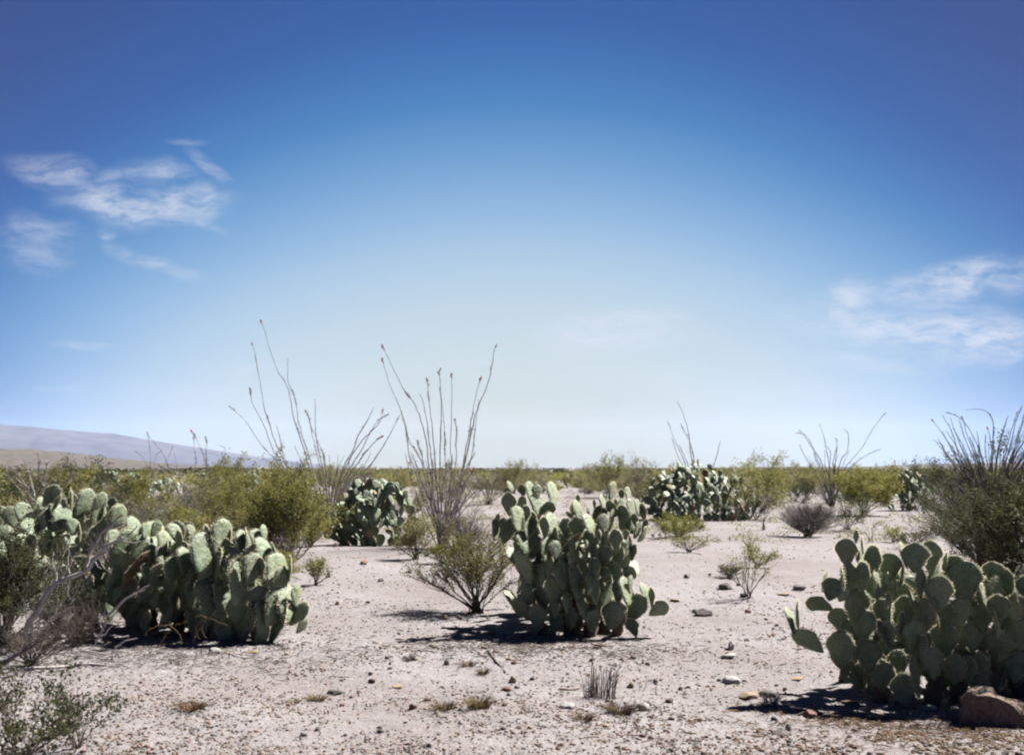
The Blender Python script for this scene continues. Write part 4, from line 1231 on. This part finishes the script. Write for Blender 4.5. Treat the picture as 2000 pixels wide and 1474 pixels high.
# the big orange rock
import bmesh
p = G(1950, 1414)
bm = bmesh.new()
bmesh.ops.create_cube(bm, size=2)
bmesh.ops.subdivide_edges(bm, edges=bm.edges[:], cuts=7, use_grid_fill=True)
for v in bm.verts:
    c = v.co
    t = (c.x + 1) / 2
    top = .80 - .5 * max(0, t - .35) * 1.3 - .25 * max(0, .3 - t)
    c.z = (c.z + 1) / 2 * top * 1.0
    c.y *= .75 - .2 * t
    c.y += .25 * c.z
    nz = mnoise.fractal(Vector((c.x, c.y, c.z)) * 2.2, 1.0, 2.0, 5)
    c += Vector((.16, .18, .12)) * nz
me = bpy.data.meshes.new('rock'); bm.to_mesh(me); bm.free()
me.materials.append(MATS['rock_orange'])
s = p.y / F
rk = ob('rock', me, None, p + Vector((0, .02, -.02)))
rk.scale = (60 * s, 44 * s, 84 * s)
rk.rotation_euler = (0, 0, R(-24))
tag(rk, 'big orange brown angular rock at the lower right corner', 'rock')

rs2 = random.Random(5)
for i in range(120):
    px = rs2.uniform(560, 1560) if i < 90 else rs2.uniform(200, 1500)
    py = rs2.choice((rs2.uniform(1270, 1470), rs2.uniform(1100, 1300)))
    if py < 1270 and (220 < px < 600 or 1000 < px < 1290): continue
    m = rs2.choice(['stone_grey', 'stone_red', 'stone_tan', 'stone_tan', 'stone_grey'])
    w = rs2.uniform(7, 15)
    nm = {'stone_grey': 'dark grey', 'stone_red': 'reddish', 'stone_tan': 'tan'}[m]
    reg = 'front of the clearing' if py > 1270 else 'middle of the clearing'
    stone('small %s stone, one of many scattered over the %s' % (nm, reg), px, py, w, w * rs2.uniform(.45, .8), m, 700 + i % 12, 'small %s stones over the %s' % (nm, reg), rot=rs2.uniform(0, 3))

FP = [('dry fallen pad on the sand at the right foot of the centre cactus', 1165, 1262), ('brown fallen pad under the left side of the centre cactus', 1015, 1240), ('shrivelled pad lying in front of the left cactus', 500, 1276),
      ('withered pad on the ground in the dark gap of the left cactus', 320, 1240), ('dried pad lying in the shadow of the backlit cactus', 1640, 1372), ('tan fallen pad left of the backlit cactus base', 1560, 1330), ('small withered pad near the pale broken stone', 1730, 1400)]
for i, (lab, px, py) in enumerate(FP):
    p = G(px, py)
    o = ob('fallen_pad', PADB[i % 8], None, p + Vector((0, 0, .012)))
    o.rotation_euler = (R(80 + 7 * (i % 3)), R(10), i * 1.9)
    o.scale = (.13, .13, .16)
    tag(o, lab, 'cactus pad')

# ------------------------------------------------------------------ dead wood and dry grass


def branchwood(label, D, lines, m='dead_wood', name='dead_branch', cat='branch', k=6):
    """lines: list of ([(px, py, dd) ...], width px); the first is the trunk, others its twigs"""
    p0 = at(lines[0][0][0][0], lines[0][0][0][1], D)
    e = ob(name, None, None, p0)
    tag(e, label, cat)
    r = random.Random(len(label))
    for j, (ln, w) in enumerate(lines):
        pts = [at(a[0], a[1], D + (a[2] if len(a) > 2 else 0)) - p0 for a in ln]
        pts = smooth_line(pts, 3)
        pts = [q + Vector((r.uniform(-1, 1), r.uniform(-1, 1), r.uniform(-1, 1))) * .011 for q in pts]
        N = len(pts)
        mb = MB()
        mb.tube(pts, [w / F * D / 2 * (1 - .6 * i / (N - 1)) * r.uniform(.85, 1.15) for i in range(N)], k)
        ob('limb' if w >= 6 else 'twig', mb.mesh('limb', m), e)
    return e


branchwood('bleached dead branch rising out of the left cactus thicket', 10.6, [
    ([(40, 1250, .1), (70, 1195), (110, 1136), (165, 1118), (182, 1095), (208, 1068), (236, 1052)], 13), ([(165, 1118), (170, 1095), (185, 1060), (205, 1035), (238, 1008)], 9),
    ([(135, 1118), (134, 1080), (137, 1045)], 5), ([(110, 1136), (104, 1100), (106, 1075)], 4), ([(110, 1136), (130, 1110), (145, 1085)], 4), ([(182, 1095), (196, 1110)], 3), ([(236, 1052), (256, 1040), (268, 1022)], 4), ([(236, 1052), (250, 1060), (290, 1056)], 3)])
branchwood('grey stick leaning out of the shade under the left cactus', 10.3, [([(205, 1205), (240, 1175), (262, 1160), (290, 1142)], 6), ([(262, 1160), (285, 1150)], 3)])
branchwood('forked whitish twig at the left tip of the dark cactus shadow', 10.15, [([(185, 1262), (200, 1230), (210, 1212), (228, 1195)], 4), ([(200, 1240), (215, 1225), (222, 1218)], 4), ([(200, 1230), (197, 1215), (212, 1200)], 3), ([(205, 1222), (206, 1190)], 2)])
branchwood('bent pale twig in front of the left cactus shadow', 9.75, [([(218, 1290), (224, 1265), (240, 1255), (266, 1247)], 4), ([(224, 1265), (236, 1258)], 2)])
branchwood('thin arched brown twig under the left cactus', 9.95, [([(306, 1266), (318, 1250), (330, 1232), (345, 1220), (368, 1214)], 3), ([(284, 1238), (300, 1225), (322, 1219), (345, 1230), (355, 1258)], 2.5), ([(385, 1205), (400, 1205), (396, 1230), (402, 1246)], 3), ([(396, 1222), (380, 1240), (376, 1258)], 2.5), ([(392, 1210), (384, 1225), (388, 1250)], 2), ([(400, 1205), (420, 1212), (444, 1222)], 2.5)], 'brown_grass')
branchwood('dark forked branch lying by the left edge', 9.6, [([(0, 1300), (40, 1275), (60, 1262), (95, 1245)], 9), ([(60, 1262), (80, 1275), (120, 1250)], 4), ([(40, 1275), (70, 1250), (90, 1235)], 4)], 'grey_twig')


def lying(label, pts, w, m='dead_wood', name='stick', cat='stick'):
    P = [G(a, b) + Vector((0, 0, w / F * 9 / 2)) for a, b in pts]
    e0 = P[0].copy()
    mb = MB()
    q = smooth_line([p - e0 for p in P], 3)
    mb.tube(q, [w / F * P[0].y / 2 * (1 - .4 * i / len(q)) for i in range(len(q))], 6)
    o = ob(name, mb.mesh(name, m), None, e0)
    return tag(o, label, cat)


lying('long bleached stick lying across the ground at lower left', [(55, 1308), (110, 1306), (160, 1300), (205, 1302)], 7)
lying('thin bleached stick lying above the long one at lower left', [(50, 1277), (110, 1277), (160, 1272), (210, 1280)], 4)
lying('short pale stick right of the thin one at lower left', [(195, 1288), (220, 1288)], 4)
lying('straight dark stick on the sand in front of the centre cactus shadow', [(953, 1270), (965, 1288), (974, 1298), (987, 1314)], 4.5, 'creosote_stem')
lying('reddish twig on the sand left of the dry stalk clump', [(1092, 1346), (1115, 1348), (1132, 1345)], 4, 'stone_red')
lying('thin twig pointing to the bottom edge right of centre', [(1240, 1408), (1247, 1420), (1253, 1430)], 3, 'creosote_stem')
lying('thin pale twig lying in front of the left cactus', [(448, 1276), (462, 1282), (480, 1288)], 3)
lying('thin twig across the sand lower right of the centre cactus', [(1258, 1368), (1275, 1374), (1288, 1382)], 2.5)


def tuft(label, px, py, wpx, hpx, n, m, seed, name='dry_grass_tuft', cat='grass', curl=.5, w=.004):
    p = G(px, py)
    s = p.y / F
    r = random.Random(seed)
    mb = MB()
    for i in range(n):
        a = r.uniform(0, 6.28); q = math.sqrt(r.random()) * .3 * wpx * s
        b = Vector((math.cos(a) * q, math.sin(a) * q * .8, -.01))
        h = hpx * s * r.uniform(.4, 1.0)
        o_ = Vector((math.cos(a), math.sin(a), 0)) * (r.uniform(0, .45) * wpx * s * curl) + Vector((r.uniform(-.02, .02), r.uniform(-.02, .02), 0))
        mid = b + o_ * .35 + Vector((0, 0, h * .6)); tip = b + o_ + Vector((0, 0, h * r.uniform(.6, 1)))
        mb.tube([b, mid, tip], [w / 2, w * .4, w * .15], 3)
    o = ob(name, mb.mesh(name, m), None, p)
    return tag(o, label, cat)


tuft('clump of upright dry stalks in the foreground right of centre', 1172, 1362, 100, 88, 70, 'grey_twig', 1, 'dry_stalks', 'plant', .6, .0055)
tuft('taller dry stalk group at the left of the stalk clump', 1160, 1360, 24, 98, 12, 'brown_grass', 2, 'dry_stalks', 'plant', .4, .007)
tuft('brown matted grass tuft under the dry stalk clump', 1212, 1392, 70, 34, 200, 'brown_grass', 3, curl=1.2)
tuft('small brown tuft below the pale flat stone', 1140, 1406, 50, 22, 120, 'brown_grass', 4, curl=1.2)
tuft('golden dry tuft in the foreground left of centre', 935, 1382, 60, 38, 170, 'dry_grass', 5, curl=1.3)
tuft('smaller golden tuft just left of the golden dry one', 868, 1386, 56, 30, 140, 'dry_grass', 6, curl=1.3)
tuft('brown tuft on a low mound in the left foreground', 372, 1386, 60, 26, 180, 'brown_grass', 7, curl=1.4)
tuft('dark seedling tuft at the front of the centre shadow', 800, 1290, 26, 20, 70, 'creosote_stem', 8, curl=1.2)
tuft('row of brown tufts below the centre cactus shadow, left one', 915, 1300, 34, 18, 90, 'brown_grass', 9, curl=1.2)
tuft('row of brown tufts below the centre cactus shadow, right one', 945, 1315, 34, 18, 90, 'brown_grass', 10, curl=1.2)
tuft('faint pinkish tuft by the dark wedge stone', 620, 1366, 40, 20, 90, 'dry_grass', 11, curl=1.3)
tuft('small dry tuft near the left cactus tip', 575, 1372, 30, 14, 60, 'dry_grass', 12, curl=1.2)
tuft('grey green tuft at the edge of the backlit cactus shadow', 1508, 1372, 44, 28, 120, 'grey_twig', 13, curl=1.2)
tuft('thin bare sprig on the sand right of the dry stalks', 1252, 1345, 34, 36, 5, 'brown_grass', 14, 'dry_stalks', 'plant', 1.6)
tuft('dry sprig in front of the left cactus shadow', 345, 1298, 50, 24, 40, 'creosote_stem', 15, curl=1.2)

# ------------------------------------------------------------------ haze
hb = 9950
Vh = [(-hb, -80, -1.8), (hb, -80, -1.8), (hb, 10050, -1.8), (-hb, 10050, -1.8), (-hb, -80, 345), (hb, -80, 345), (hb, 10050, 345), (-hb, 10050, 345)]
Fh = [(0, 3, 2, 1), (4, 5, 6, 7), (0, 1, 5, 4), (1, 2, 6, 5), (2, 3, 7, 6), (3, 0, 4, 7)]
hm = bpy.data.materials.new('haze'); hm.use_nodes = True
hm.node_tree.nodes.clear()
pv = hm.node_tree.nodes.new('ShaderNodeVolumePrincipled')
pv.inputs['Color'].default_value = (.62, .72, .98, 1)
pv.inputs['Density'].default_value = 3.6e-5
pv.inputs['Anisotropy'].default_value = 0.1
mo = hm.node_tree.nodes.new('ShaderNodeOutputMaterial')
hm.node_tree.links.new(pv.outputs[0], mo.inputs['Volume'])
MATS['haze'] = hm
haze = ob('haze', mk_mesh('haze', Vh, Fh, 'haze'))
tag(haze, 'thin pale blue air haze over the plain', kind='stuff')
